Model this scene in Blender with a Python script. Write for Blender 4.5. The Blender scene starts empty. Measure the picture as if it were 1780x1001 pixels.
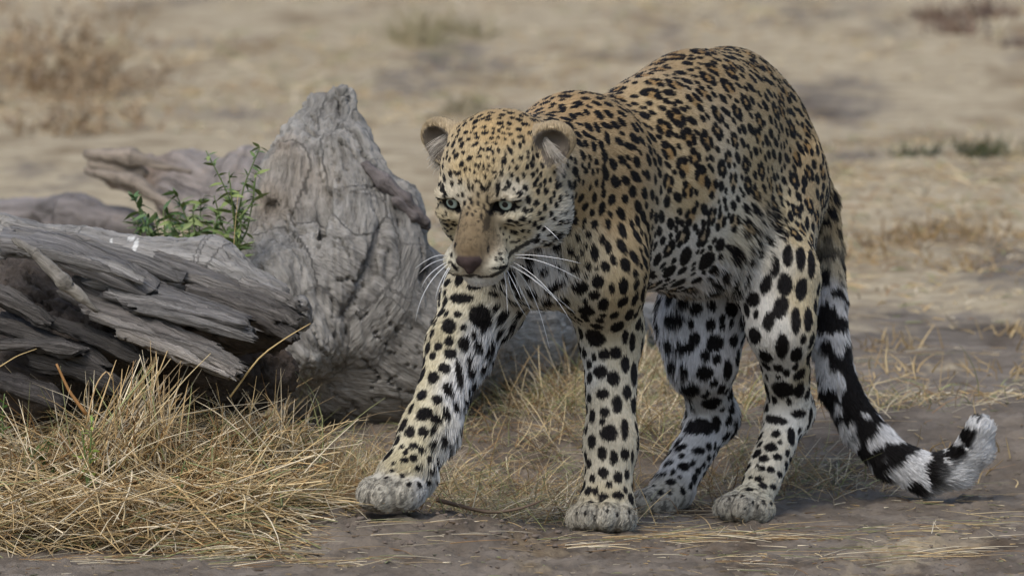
import bpy, math, random, os
import numpy as np
from mathutils import Vector

sc = bpy.context.scene
rng = np.random.default_rng(7)
DEV = os.environ.get('DEVPART', '')

# ------------------------------------------------------------------ camera
CAM_D, PITCH, FOCAL = 20.0, math.radians(4.5), 495.0
Z0 = 0.348
CAM = np.array([0.0, -CAM_D, Z0 + CAM_D * math.tan(PITCH)])
cam = bpy.data.cameras.new('camera')
cam_o = bpy.data.objects.new('camera', cam)
sc.collection.objects.link(cam_o)
cam_o.location = CAM
cam_o.rotation_euler = (math.pi / 2 - PITCH, 0, 0)
cam.sensor_width = 36.0
cam.lens = FOCAL
cam.clip_start = 0.5
cam.clip_end = 2000
cam.dof.use_dof = True
cam.dof.focus_distance = 19.98
cam.dof.aperture_fstop = 10.0
cam.dof.aperture_blades = 9
sc.camera = cam_o

# ------------------------------------------------------------------ sky and light
SUN_EL, SUN_AZ = math.radians(52), math.radians(205)
world = bpy.data.worlds.new('World')
sc.world = world
world.use_nodes = True
wn = world.node_tree
sky = wn.nodes.new('ShaderNodeTexSky')
sky.sky_type = 'NISHITA'
sky.sun_disc = False
sky.sun_elevation = SUN_EL
sky.sun_rotation = SUN_AZ
sky.air_density = 1.0
sky.dust_density = 2.0
sky.ozone_density = 0.6
bg = wn.nodes['Background']
bg.inputs[1].default_value = 0.12
wn.links.new(sky.outputs[0], bg.inputs[0])
sun = bpy.data.lights.new('sun', 'SUN')
sun.energy = 1.15
sun.angle = math.radians(30)
sun.color = (1.0, 0.975, 0.93)
sun_o = bpy.data.objects.new('sun', sun)
sc.collection.objects.link(sun_o)
sd = Vector((math.sin(SUN_AZ) * math.cos(SUN_EL), math.cos(SUN_AZ) * math.cos(SUN_EL), math.sin(SUN_EL)))
sun_o.rotation_euler = sd.to_track_quat('Z', 'Y').to_euler()
sun_o.location = (0, 0, 8)
sc.view_settings.view_transform = 'Standard'
sc.view_settings.look = 'None'
sc.view_settings.exposure = 0.70
sc.view_settings.gamma = 1.0
sc.cycles.use_denoising = True
sc.cycles.use_adaptive_sampling = False
sc.cycles.sample_clamp_indirect = 4.0
sc.cycles.max_bounces = 6
sc.cycles.diffuse_bounces = 3
sc.cycles.glossy_bounces = 2
sc.cycles.transparent_max_bounces = 8
sc.cycles_curves.shape = 'RIBBONS'
sc.cycles_curves.subdivisions = 2

# ------------------------------------------------------------------ measuring
FPX = FOCAL / 36.0 * 1780.0
M = 1.0 / 1220.0                                   # metres per photo pixel at the leopard
_fw = np.array([0, math.cos(PITCH), -math.sin(PITCH)])
_up = np.array([0, math.sin(PITCH), math.cos(PITCH)])
def P(px, py, y):
    """Point in the place seen at photo pixel (px, py), standing at depth y."""
    d = _fw + np.array([1., 0, 0]) * ((px - 890.0) / FPX) + _up * ((500.5 - py) / FPX)
    return CAM + d * ((y + CAM_D) / d[1])
def project(p):
    q = np.asarray(p) - CAM
    w = q @ _fw
    return np.stack([890 + FPX * q[..., 0] / w, 500.5 - FPX * (q @ _up) / w], -1)

# ------------------------------------------------------------------ numeric helpers
def _hash(i, j, k, s):
    n = (i * 374761393 + j * 668265263 + k * 2147483647 + s * 1274126177) & 0xFFFFFFFF
    n = ((n ^ (n >> 13)) * 1274126177) & 0xFFFFFFFF
    n = ((n ^ (n >> 16)) * 2246822519) & 0xFFFFFFFF
    return ((n ^ (n >> 15)) & 0xFFFFFF) / float(0xFFFFFF)
def vnoise(p, seed=0):
    """smooth 3-D value noise, 0..1"""
    p = np.asarray(p, float)
    if p.shape[-1] == 2: p = np.concatenate([p, np.zeros_like(p[..., :1])], -1)
    f = np.floor(p); t = p - f; t = t * t * t * (t * (t * 6 - 15) + 10)
    i = f.astype(np.int64)
    r = 0.0
    for a in (0, 1):
        wx = t[..., 0] if a else 1 - t[..., 0]
        for b in (0, 1):
            wy = t[..., 1] if b else 1 - t[..., 1]
            for c in (0, 1):
                wz = t[..., 2] if c else 1 - t[..., 2]
                r = r + wx * wy * wz * _hash(i[..., 0] + a, i[..., 1] + b, i[..., 2] + c, seed)
    return r
def fbm(p, oct=4, seed=0, gain=0.5):
    p = np.asarray(p, float); s = 0; a = 1; n = 0
    for o in range(oct):
        s = s + a * (vnoise(p * (2.03 ** o) + 17.3 * o, seed + o) - 0.5); n += a; a *= gain
    return s / n * 2
def sstep(a, b, x):
    t = np.clip((x - a) / (b - a), 0, 1); return t * t * (3 - 2 * t)
def nrm(v):
    v = np.asarray(v, float); return v / np.maximum(np.linalg.norm(v, axis=-1, keepdims=True), 1e-9)

# ------------------------------------------------------------------ implicit shapes
class Prim:
    """one rounded volume: a tapered limb ('rc') or an ellipsoid ('el'); flow = which way fur or grain runs"""
    def __init__(s, kind, k=0.02, flow=None, tag=None, sub=False, **kw):
        s.kind, s.k, s.tag, s.sub = kind, k, tag, sub
        s.__dict__.update(kw)
        if kind == 'rc':
            s.a = np.asarray(s.a, float); s.b = np.asarray(s.b, float)
            s.flow = nrm(s.b - s.a) if flow is None else nrm(flow)
        else:
            s.c = np.asarray(s.c, float); s.r = np.asarray(s.r, float)
            s.R = np.eye(3) if getattr(s, 'R', None) is None else np.asarray(s.R, float)   # rows = local axes
            s.flow = nrm(flow) if flow is not None else np.array([0, 0, -1.0])
    def d(s, p):
        if s.kind == 'rc':
            ba = s.b - s.a; l = np.dot(ba, ba)
            t = np.clip((p - s.a) @ ba / l, 0, 1)
            q = p - s.a - t[:, None] * ba
            sq = getattr(s, 'squash', None)
            if sq is not None:                      # (axis, factor): flatter across axis
                ax = nrm(sq[0]); q = q + (q @ ax)[:, None] * ax * (1 / sq[1] - 1)
            r = s.ra + (s.rb - s.ra) * t
            return np.linalg.norm(q, axis=1) - r
        q = (p - s.c) @ s.R.T
        k0 = np.linalg.norm(q / s.r, axis=1); k1 = np.linalg.norm(q / (s.r ** 2), axis=1)
        return np.where(k1 > 1e-9, k0 * (k0 - 1) / np.maximum(k1, 1e-9), -s.r.min())
def sdf(prims, p, far=0.09):
    """smooth union (and carving) of the volumes; each one is only evaluated near its own box"""
    p = np.asarray(p, float)
    D = np.full(len(p), far)
    px_, py_, pz_ = (np.ascontiguousarray(p[:, i]) for i in range(3))
    for pr in prims:
        if pr.kind == 'rc':
            r = max(pr.ra, pr.rb); lo = np.minimum(pr.a, pr.b) - r; hi = np.maximum(pr.a, pr.b) + r
        else:
            e = np.sqrt(((pr.R * pr.r[:, None]) ** 2).sum(0)); lo = pr.c - e; hi = pr.c + e
        g = far if not pr.sub else pr.k
        l_, h_ = lo - g, hi + g
        m = np.nonzero((px_ > l_[0]) & (px_ < h_[0]))[0]
        if len(m): m = m[(py_[m] > l_[1]) & (py_[m] < h_[1])]
        if len(m): m = m[(pz_[m] > l_[2]) & (pz_[m] < h_[2])]
        if not len(m): continue
        d = pr.d(p[m]); k = pr.k; D0 = D[m]
        if pr.sub:
            h = np.maximum(k - np.abs(-d - D0), 0) / k
            D[m] = np.maximum(D0, -d) + h * h * k * 0.25
        else:
            h = np.maximum(k - np.abs(d - D0), 0) / k
            D[m] = np.minimum(D0, d) - h * h * k * 0.25
    return D
def grad(f, p, e=0.0015):
    g = np.empty_like(p)
    for i in range(3):
        o = np.zeros(3); o[i] = e
        g[:, i] = f(p + o) - f(p - o)
    return nrm(g)
def mesh_sdf(f, lo, hi, h, project_steps=1):
    """surface nets on a sparse grid, then pulled onto the field"""
    lo = np.asarray(lo, float); hi = np.asarray(hi, float)
    c = 4
    n = (np.ceil((hi - lo) / (h * c)).astype(int) + 1)
    gc = np.stack(np.meshgrid(*[lo[i] + np.arange(n[i]) * h * c for i in range(3)], indexing='ij'), -1)
    Fc = f(gc.reshape(-1, 3)).reshape(n)
    N = (n - 1) * c + 1
    F = np.repeat(np.repeat(np.repeat(Fc, c, 0), c, 1), c, 2)[:N[0], :N[1], :N[2]].copy()
    near = np.abs(F) < h * c * 2.4
    idx = np.argwhere(near)
    for s in range(0, len(idx), 400000):
        ii = idx[s:s + 400000]
        F[ii[:, 0], ii[:, 1], ii[:, 2]] = f(lo + ii * h)
    S = F < 0
    a = S[:-1, :-1, :-1]
    cnt = np.zeros(a.shape, np.int8)
    offs = [(i, j, k) for i in (0, 1) for j in (0, 1) for k in (0, 1)]
    for o in offs:
        cnt += S[o[0]:N[0] - 1 + o[0], o[1]:N[1] - 1 + o[1], o[2]:N[2] - 1 + o[2]]
    act = (cnt > 0) & (cnt < 8)
    cells = np.argwhere(act)
    vid = -np.ones(a.shape, np.int64); vid[act] = np.arange(len(cells))
    acc = np.zeros((len(cells), 3)); w = np.zeros(len(cells))
    for o in offs:
        for ax in range(3):
            if o[ax]: continue
            o2 = list(o); o2[ax] = 1
            f0 = F[cells[:, 0] + o[0], cells[:, 1] + o[1], cells[:, 2] + o[2]]
            f1 = F[cells[:, 0] + o2[0], cells[:, 1] + o2[1], cells[:, 2] + o2[2]]
            m = (f0 < 0) != (f1 < 0)
            t = np.where(m, f0 / np.where(m, f0 - f1, 1), 0)
            pt = np.tile(np.array(o, float), (len(cells), 1)); pt[:, ax] += t
            acc[m] += pt[m]; w[m] += 1
    V = lo + (cells + acc / w[:, None]) * h
    faces = []
    for ax in range(3):
        b, cc = (ax + 1) % 3, (ax + 2) % 3
        sl0 = [slice(0, N[i] - 1) for i in range(3)]; sl1 = list(sl0)
        s0 = S[tuple(sl0)]
        sl1 = [slice(0, N[i] - 1) for i in range(3)]; sl1[ax] = slice(1, N[ax])
        s1 = S[tuple(sl1)]
        e = np.argwhere(s0 != s1)
        e = e[(e[:, b] > 0) & (e[:, cc] > 0)]
        ob = np.zeros(3, int); ob[b] = 1; oc = np.zeros(3, int); oc[cc] = 1
        q = [e, e - ob, e - ob - oc, e - oc]
        ids = np.stack([vid[x[:, 0], x[:, 1], x[:, 2]] for x in q], 1)
        flip = s0[e[:, 0], e[:, 1], e[:, 2]]
        ids = ids[(ids >= 0).all(1)] if (ids < 0).any() else ids
        faces.append(np.where(flip[:len(ids), None], ids, ids[:, ::-1]))
    Q = np.concatenate(faces)
    for _ in range(project_steps):
        g = grad(f, V); V = V - g * np.clip(f(V), -h, h)[:, None]
    return V, Q

# ------------------------------------------------------------------ scene helpers
def new_mesh(name, V, Fc, mat=None, parent=None, smooth=True):
    me = bpy.data.meshes.new(name)
    V = np.asarray(V, np.float32)
    if isinstance(Fc, np.ndarray):
        nf, k = Fc.shape
        me.vertices.add(len(V)); me.vertices.foreach_set('co', V.ravel())
        me.loops.add(nf * k); me.loops.foreach_set('vertex_index', Fc.astype(np.int32).ravel())
        me.polygons.add(nf)
        me.polygons.foreach_set('loop_start', np.arange(0, nf * k, k, dtype=np.int32))
        me.update(calc_edges=True)
    else:
        me.from_pydata([tuple(map(float, v)) for v in V], [], Fc)
    if smooth: me.polygons.foreach_set('use_smooth', np.ones(len(me.polygons), bool))
    me.validate()
    o = bpy.data.objects.new(name, me)
    sc.collection.objects.link(o)
    if mat: me.materials.append(mat)
    if parent: o.parent = parent
    return o
def attr(o, name, data, typ='FLOAT_COLOR', dom='POINT'):
    a = o.data.attributes.new(name, typ, dom)
    data = np.asarray(data, np.float32)
    if typ == 'FLOAT_COLOR':
        if data.shape[1] == 3: data = np.concatenate([data, np.ones((len(data), 1), np.float32)], 1)
        a.data.foreach_set('color', data.ravel())
    elif typ == 'FLOAT_VECTOR': a.data.foreach_set('vector', data.ravel())
    else: a.data.foreach_set('value', data.ravel())
def tag(o, label=None, cat=None, group=None, kind=None):
    if label: o['label'] = label
    if cat: o['category'] = cat
    if group: o['group'] = group
    if kind: o['kind'] = kind
    return o
def empty(name, loc=(0, 0, 0)):
    o = bpy.data.objects.new(name, None)
    sc.collection.objects.link(o)
    o.empty_display_size = 0.05
    return o
def srgb(r, g, b):
    f = lambda c: (c / 255 / 12.92) if c / 255 <= 0.04045 else ((c / 255 + 0.055) / 1.055) ** 2.4
    return np.array([f(r), f(g), f(b)])
def material(name):
    m = bpy.data.materials.new(name); m.use_nodes = True
    nt = m.node_tree
    return m, nt, nt.nodes['Principled BSDF']
def mat_attr(name, attrname='col', rough=0.7, spec=0.2, bump=None, trans=0):
    m, nt, b = material(name)
    a = nt.nodes.new('ShaderNodeAttribute'); a.attribute_name = attrname
    nt.links.new(a.outputs['Color'], b.inputs['Base Color'])
    b.inputs['Roughness'].default_value = rough
    b.inputs['Specular IOR Level'].default_value = spec
    if bump:
        n = nt.nodes.new('ShaderNodeTexNoise'); n.inputs['Scale'].default_value = bump[0]
        tc = nt.nodes.new('ShaderNodeTexCoord'); nt.links.new(tc.outputs['Object'], n.inputs['Vector'])
        bp = nt.nodes.new('ShaderNodeBump'); bp.inputs['Strength'].default_value = bump[1]; bp.inputs['Distance'].default_value = bump[2]
        nt.links.new(n.outputs[0], bp.inputs['Height']); nt.links.new(bp.outputs[0], b.inputs['Normal'])
    return m
def mat_flat(name, col, rough=0.6, spec=0.3):
    m, nt, b = material(name)
    b.inputs['Base Color'].default_value = (*col, 1); b.inputs['Roughness'].default_value = rough
    b.inputs['Specular IOR Level'].default_value = spec
    return m
def tube(pts, r0, r1, sides=5):
    pts = np.asarray(pts); k = len(pts); tg = nrm(np.gradient(pts, axis=0))
    ref = np.array([0, 0, 1.]) if abs(tg[0, 2]) < .9 else np.array([1., 0, 0])
    u = nrm(np.cross(tg, ref)); v = np.cross(tg, u); V = []; F = []
    for i in range(k):
        r = r0 + (r1 - r0) * i / (k - 1)
        for j in range(sides):
            a = 6.2832 * j / sides; V.append(pts[i] + r * (u[i] * math.cos(a) + v[i] * math.sin(a)))
    for i in range(k - 1):
        for j in range(sides):
            F.append((i * sides + j, i * sides + (j + 1) % sides, (i + 1) * sides + (j + 1) % sides, (i + 1) * sides + j))
    F.append(tuple(range(sides))[::-1]); F.append(tuple(range((k - 1) * sides, k * sides)))
    return np.array(V), F
def uv_sphere(r, nu=64, nv=40):
    V = [(0, 0, r)]
    for i in range(1, nv):
        for j in range(nu):
            th, ph = math.pi * i / nv, 2 * math.pi * j / nu
            V.append((r * math.sin(th) * math.cos(ph), r * math.sin(th) * math.sin(ph), r * math.cos(th)))
    V.append((0, 0, -r)); F = []
    for j in range(nu):
        F.append((0, 1 + j, 1 + (j + 1) % nu))
        for i in range(nv - 2):
            a = 1 + i * nu; F.append((a + j, a + nu + j, a + nu + (j + 1) % nu, a + (j + 1) % nu))
        a = 1 + (nv - 2) * nu; F.append((a + j, len(V) - 1, a + (j + 1) % nu))
    return np.array(V), F
class Buckets:
    """points sorted into small cells, to find those in a box quickly"""
    def __init__(s, p, c=.035):
        s.c = c; s.lo = p.min(0) - c; i = ((p - s.lo) / c).astype(np.int64); s.n = i.max(0) + 2
        key = (i[:, 0] * s.n[1] + i[:, 1]) * s.n[2] + i[:, 2]
        s.order = np.argsort(key, kind='stable'); s.key = key[s.order]
    def box(s, c, r):
        a = np.maximum(((c - r - s.lo) / s.c).astype(int), 0); b = np.minimum(((c + r - s.lo) / s.c).astype(int), s.n - 1)
        out = []
        for i in range(a[0], b[0] + 1):
            for j in range(a[1], b[1] + 1):
                k = (i * s.n[1] + j) * s.n[2]
                u, v = np.searchsorted(s.key, [k + a[2], k + b[2] + 1])
                if v > u: out.append(s.order[u:v])
        return np.concatenate(out) if out else np.empty(0, int)
# ------------------------------------------------------------------ the ground
def G(px, py, z=0.0):
    d = _fw + np.array([1., 0, 0]) * ((px - 890.0) / FPX) + _up * ((500.5 - py) / FPX)
    return CAM + d * ((z - CAM[2]) / d[2])
_gp = np.array([P(*q) for q in [(1050, 926, -.05), (1050, 924, .05), (690, 902, -.18), (690, 896, -.08), (1290, 913, .22), (1345, 905, .32), (1140, 891, .37), (1190, 885, .45), (1600, 880, .5), (1400, 985, -.5)]])
_gs = np.array([.11, .10, .08, .09, .12, .12, .12, .12, .15, .2])
def ground_h(x, y, fine=True):
    x = np.asarray(x, float); y = np.asarray(y, float)
    p = np.stack([x, y, np.zeros_like(x)], -1)
    mound = .135 * np.exp(-((x + .66) / .40) ** 2 - ((y - .30) / .27) ** 2) * (1 - .45 * sstep(.4, 1.2, y)) + .072 * sstep(.50, 1.05, y)
    far = sstep(1.0, 4.0, np.abs(y)) + sstep(1.2, 4, np.abs(x))
    base = mound + .012 * fbm(p * 2.2, 3, 61) + .05 * np.clip(far, 0, 1) * fbm(p * .35, 3, 62) * sstep(1.5, 6, y)
    W = np.full(x.shape, .35); S = base * .35
    for c, s in zip(_gp, _gs):
        w = np.exp(-((x - c[0]) ** 2 + (y - c[1]) ** 2) / (2 * s * s)) * 3
        W = W + w; S = S + w * c[2]
    h = S / W
    if fine:
        near = 1 - np.clip(far, 0, 1)
        clod = np.maximum(fbm(p * 16, 3, 63), -.1)
        rough = .65 + .45 * np.exp(-((x + .12) / .20) ** 2 - ((y + .22) / .16) ** 2)
        h = h + near * rough * (.014 * clod + .014 * np.abs(fbm(p * 32, 3, 64)) + .008 * fbm(p * 80, 2, 65))
    return h
def graded(lo, a, b, hi, step, grow=1.13):
    c = list(np.arange(a, b, step)); s = step; v = c[-1]
    while v < hi: s = min(s * grow, 60); v += s; c.append(v)
    s = step; v = c[0]; pre = []
    while v > lo: s = min(s * grow, 60); v -= s; pre.append(v)
    return np.array(pre[::-1] + c)
gx = graded(-400, -.85, .85, 400, .0062); gy = graded(-60, -.80, .9, 900, .0085, 1.07)
X, Y = np.meshgrid(gx, gy, indexing='ij')
Zg = ground_h(X.ravel(), Y.ravel())
gv = np.stack([X.ravel(), Y.ravel(), Zg], 1)
ni, nj = X.shape
ii = (np.arange(ni - 1)[:, None] * nj + np.arange(nj - 1)[None]).ravel()
gq = np.stack([ii, ii + nj, ii + nj + 1, ii + 1], 1)
m_gr, nt, b = material('dry_ground')
tc = nt.nodes.new('ShaderNodeTexCoord')
def tex_noise(nt, vec, scale, detail=4, rough=.55, stretch=None):
    n = nt.nodes.new('ShaderNodeTexNoise'); n.inputs['Scale'].default_value = scale; n.inputs['Detail'].default_value = detail; n.inputs['Roughness'].default_value = rough
    if stretch:
        mp = nt.nodes.new('ShaderNodeMapping'); mp.inputs['Scale'].default_value = stretch
        nt.links.new(vec, mp.inputs['Vector']); vec = mp.outputs[0]
    nt.links.new(vec, n.inputs['Vector']); return n.outputs[0]
def ramp(nt, fac, stops):
    r = nt.nodes.new('ShaderNodeValToRGB'); e = r.color_ramp.elements
    while len(e) < len(stops): e.new(.5)
    for x, (p_, c) in zip(e, stops): x.position = p_; x.color = (*c, 1) if len(c) == 3 else c
    nt.links.new(fac, r.inputs[0]); return r.outputs[0]
def mixc(nt, fac, a, b):
    m = nt.nodes.new('ShaderNodeMix'); m.data_type = 'RGBA'
    nt.links.new(fac, m.inputs[0]) if not isinstance(fac, float) else setattr(m.inputs[0], 'default_value', fac)
    nt.links.new(a, m.inputs[6]); nt.links.new(b, m.inputs[7]); return m.outputs[2]
ob = tc.outputs['Object']
dirt = ramp(nt, tex_noise(nt, ob, 9, 8, .65), [(.25, srgb(84, 75, 65)), (.5, srgb(122, 111, 98)), (.75, srgb(154, 142, 127))])
straw = ramp(nt, tex_noise(nt, ob, 14, 6, .7), [(.25, srgb(134, 119, 95)), (.5, srgb(177, 160, 131)), (.8, srgb(208, 192, 162))])
patch = tex_noise(nt, ob, 2.6, 7, .68, (1.0, .34, 1))
# more litter away from the trampled strip where the cat walks
sep = nt.nodes.new('ShaderNodeSeparateXYZ'); nt.links.new(ob, sep.inputs[0])
mr = nt.nodes.new('ShaderNodeMapRange'); mr.inputs[1].default_value = .6; mr.inputs[2].default_value = 5.0; mr.inputs[3].default_value = -.15; mr.inputs[4].default_value = .08
nt.links.new(sep.outputs[1], mr.inputs[0])
add = nt.nodes.new('ShaderNodeMath'); nt.links.new(patch, add.inputs[0]); nt.links.new(mr.outputs[0], add.inputs[1])
pm = ramp(nt, add.outputs[0], [(.44, (0, 0, 0)), (.54, (1, 1, 1))])
colr = mixc(nt, pm, dirt, straw)
hum = ramp(nt, tex_noise(nt, ob, 4.3, 6, .65, (1.0, .4, 1)), [(.52, (1, 1, 1)), (.64, (.62, .57, .52))])
mh = nt.nodes.new('ShaderNodeMix'); mh.data_type = 'RGBA'; mh.blend_type = 'MULTIPLY'; mh.inputs[0].default_value = 1
nt.links.new(colr, mh.inputs[6]); nt.links.new(hum, mh.inputs[7]); colr = mh.outputs[2]
nt.links.new(colr, b.inputs['Base Color'])
b.inputs['Roughness'].default_value = .95; b.inputs['Specular IOR Level'].default_value = .1
bp = nt.nodes.new('ShaderNodeBump'); bp.inputs['Strength'].default_value = .8; bp.inputs['Distance'].default_value = .009
nt.links.new(tex_noise(nt, ob, 75, 9, .75), bp.inputs['Height']); nt.links.new(bp.outputs[0], b.inputs['Normal'])
ground = new_mesh('ground', gv, gq, m_gr)
tag(ground, kind='structure')

# ------------------------------------------------------------------ weathered wood
def wood_material(name, stops, strength, dist):
    m, nt, b = material(name)
    at1 = nt.nodes.new('ShaderNodeAttribute'); at1.attribute_name = 'col'
    at2 = nt.nodes.new('ShaderNodeAttribute'); at2.attribute_name = 'grain'
    gr1 = tex_noise(nt, at2.outputs['Vector'], 1.0, 9, .68)
    gr2 = tex_noise(nt, at2.outputs['Vector'], 4.0, 6, .6)
    vr = ramp(nt, gr1, stops)
    mm = nt.nodes.new('ShaderNodeMix'); mm.data_type = 'RGBA'; mm.blend_type = 'MULTIPLY'; mm.inputs[0].default_value = 1
    nt.links.new(at1.outputs['Color'], mm.inputs[6]); nt.links.new(vr, mm.inputs[7])
    nt.links.new(mm.outputs[2], b.inputs['Base Color'])
    b.inputs['Roughness'].default_value = .85; b.inputs['Specular IOR Level'].default_value = .2
    ad = nt.nodes.new('ShaderNodeMath'); ad.operation = 'MULTIPLY_ADD'; ad.inputs[1].default_value = .5
    nt.links.new(gr2, ad.inputs[0]); nt.links.new(gr1, ad.inputs[2])
    bp = nt.nodes.new('ShaderNodeBump'); bp.inputs['Strength'].default_value = strength; bp.inputs['Distance'].default_value = dist
    nt.links.new(ad.outputs[0], bp.inputs['Height']); nt.links.new(bp.outputs[0], b.inputs['Normal'])
    return m
m_wood = wood_material('weathered_wood', [(.34, (.45, .44, .42)), (.47, (.94, .94, .93)), (.66, (1.32, 1.31, 1.30))], 1.0, .009)
m_torn = wood_material('torn_wood', [(.33, (.36, .35, .33)), (.47, (.90, .90, .89)), (.66, (1.40, 1.39, 1.37))], 1.0, .012)
def wood_fields(prims, p, n, seed=0):
    """fibre relief: noise smeared along the direction the grain runs, and stretched coordinates for the finest grain"""
    W = np.zeros(len(p)); Fl = np.zeros((len(p), 3)); Gc = np.zeros((len(p), 3)); best = np.full(len(p), 1e9)
    for pr in prims:
        if pr.sub: continue
        f = pr.flow; ref = np.array([.3, 1., .2]) if abs(f[1]) < .8 else np.array([1., .2, .1])
        u = nrm(np.cross(f, ref)); v = np.cross(f, u)
        q = p - (pr.a if pr.kind == 'rc' else pr.c)
        d = np.abs(pr.d(p)); w = np.exp(-np.clip(d, 0, 1) / .05)
        Fl += w[:, None] * f; W += w
        m = d < best; best[m] = d[m]; Gc[m] = np.stack([q @ f * 5.5, q @ u * 62, q @ v * 62], 1)[m]
    Fl = nrm(Fl + .22 * W[:, None] * np.stack([fbm(p * 3.2, 1, seed + s) for s in (71, 72, 76)], 1))
    def smear(freq, length, k, s):
        acc = 0
        for t in np.linspace(-.5, .5, k): acc = acc + vnoise((p + Fl * (t * length)) * freq, s) - .5
        acc = acc / k; return acc / max(acc.std(), 1e-6)
    a = smear(40, .30, 17, seed + 73); b_ = smear(100, .20, 25, seed + 74); c = smear(210, .11, 25, seed + 77)
    return a, b_, c, Gc
def wood_mesh(name, prims, h, parent, base, amp=.006, seed=0, crack=.010, tint=None, pad=.03, calm=None):
    f = lambda p: sdf(prims, p)
    allp = np.concatenate([np.array([pr.c - pr.r.max(), pr.c + pr.r.max()]) if pr.kind == 'el' else np.stack([np.minimum(pr.a, pr.b) - max(pr.ra, pr.rb), np.maximum(pr.a, pr.b) + max(pr.ra, pr.rb)]) for pr in prims if not pr.sub])
    V, Q = mesh_sdf(f, allp.min(0) - pad, allp.max(0) + pad, h)
    N = grad(f, V, .003)
    g1, g2, g3, Gc = wood_fields(prims, V, N, seed)
    D = .30 + .08 * g1 + .34 * np.minimum(np.abs(g2), 1.6) + .20 * np.minimum(np.abs(g3), 1.6)
    lump = fbm(V * 11, 4, seed + 80)
    if calm is not None:
        cf = calm(V); D = .55 + (D - .55) * np.minimum(cf, 1); lump = lump * (.4 + .6 * cf)
    V = V + N * (amp * (D - .55) + .010 * lump - crack * (1 - sstep(.02, .13, np.abs(g1))) * sstep(-.3, .4, g2))[:, None]
    o = new_mesh(name, V, Q, m_wood, parent)
    c = np.tile(srgb(*base), (len(V), 1))
    n1 = fbm(V * 6, 3, seed + 81)[:, None]; n2 = fbm(V * 17, 3, seed + 82)[:, None]
    c = c * (1 + .26 * n1 + .12 * n2) * (.86 + .13 * np.minimum(np.abs(g2), 1.5) + .10 * np.minimum(np.abs(g3), 1.5))[:, None]
    brown = sstep(.15, .55, fbm(V * 4.5, 3, seed + 83))[:, None]
    c = c * (1 - brown * (1 - np.array([1.02, .90, .78])))
    if tint is not None: c = tint(V, c)
    attr(o, 'col', np.clip(c, .01, .8)); attr(o, 'grain', Gc, 'FLOAT_VECTOR')
    return o
SY = 0.0                                           # how far back the piece being built lies
def P3(q): return P(q[0], q[1], q[2] + SY)
def wrc(a, b, ra, rb, k=.04, **kw): return Prim('rc', a=P3(a), b=P3(b), ra=ra * M, rb=rb * M, k=k, **kw)
def wel(c, r, k=.04, flow=(0, 0, 1), **kw): return Prim('el', c=P3(c), r=np.array(r) * M, k=k, flow=flow, **kw)
def chain(pts, k=.02, **kw):
    return [Prim('rc', a=P3(a), b=P3(b), ra=a[3] * M, rb=b[3] * M, k=k, **kw) for a, b in zip(pts[:-1], pts[1:])]

# the uprooted stump with its pointed root, lying behind the cat
stump = empty('driftwood_stump')
tag(stump, 'big grey driftwood stump with a tall pointed root, behind the leopard', 'stump')
SY = .40
ST = [
    wrc((592, 174, .66), (556, 300, .62), 24, 60, k=.04),
    wrc((556, 300, .62), (584, 470, .58), 64, 130, k=.05),
    wrc((590, 490, .58), (700, 590, .62), 140, 138, k=.08, flow=(.8, .1, -.55)),
    wrc((700, 590, .62), (860, 580, 1.0), 138, 108, k=.08),
    wrc((860, 580, 1.0), (1000, 572, 1.5), 103, 68, k=.05),
    wrc((1000, 572, 1.5), (1136, 562, 1.9), 66, 38, k=.04),
    wel((590, 640, .60), (150, 130, 105), k=.06, flow=(1, .2, -.1)),
    wrc((552, 176, .66), (526, 262, .62), 18, 40, k=.02), wrc((622, 200, .64), (632, 246, .64), 8, 12, k=.012),
    wel((505, 590, .46), (85, 80, 75), k=.05, flow=(.6, 0, -.8)), wel((478, 500, .48), (50, 70, 80), k=.05, flow=(.3, 0, -.9)),
] + chain([(616, 225, .60, 13), (644, 292, .57, 15), (694, 345, .565, 18), (738, 392, .58, 11)], k=.03) \
  + chain([(596, 260, .58, 22), (616, 350, .545, 32), (612, 440, .515, 38), (566, 520, .495, 38), (510, 580, .48, 30)], k=.05) \
  + chain([(500, 300, .58, 34), (488, 390, .56, 36), (482, 470, .53, 36), (490, 560, .50, 40)], k=.05) \
  + chain([(690, 360, .55, 16), (700, 440, .535, 22), (668, 520, .50, 26), (620, 590, .48, 24)], k=.045) \
  + chain([(660, 300, .525, 8), (660, 400, .49, 11), (640, 470, .462, 11), (596, 550, .445, 8)], k=.012, sub=True) \
  + chain([(565, 300, .535, 7), (566, 420, .485, 10), (530, 510, .46, 9)], k=.014, sub=True) \
  + chain([(735, 410, .55, 5), (726, 480, .515, 8), (684, 550, .48, 7)], k=.012, sub=True) \
  + [wel((471, 362, .50), (24, 60, 22), k=.012, sub=True), wel((604, 176, .63), (5, 30, 6), k=.006, sub=True),
     wel((508, 395, .46), (7, 30, 9), k=.006, sub=True)]
wood_mesh('trunk', ST, .0036, stump, (144, 140, 133), amp=.011, seed=1, crack=.014, calm=lambda V: (1 - .66 * sstep(600, 720, project(V)[:, 0] + .5 * (project(V)[:, 1] - 480))) * (1 + .5 * (1 - sstep(230, 380, project(V)[:, 1]))))
for q in ([(636, 288, .54, 7), (668, 318, .53, 8), (704, 346, .53, 8), (742, 388, .54, 5)], [(690, 350, .52, 7), (716, 376, .53, 7), (744, 396, .55, 4)]):
    wood_mesh('splinter', chain(q, k=.01, flow=P(*q[-1][:3]) - P(*q[0][:3])), .004, stump, (118, 110, 106), amp=.004, seed=5, crack=.004)

SY = 0.0
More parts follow.
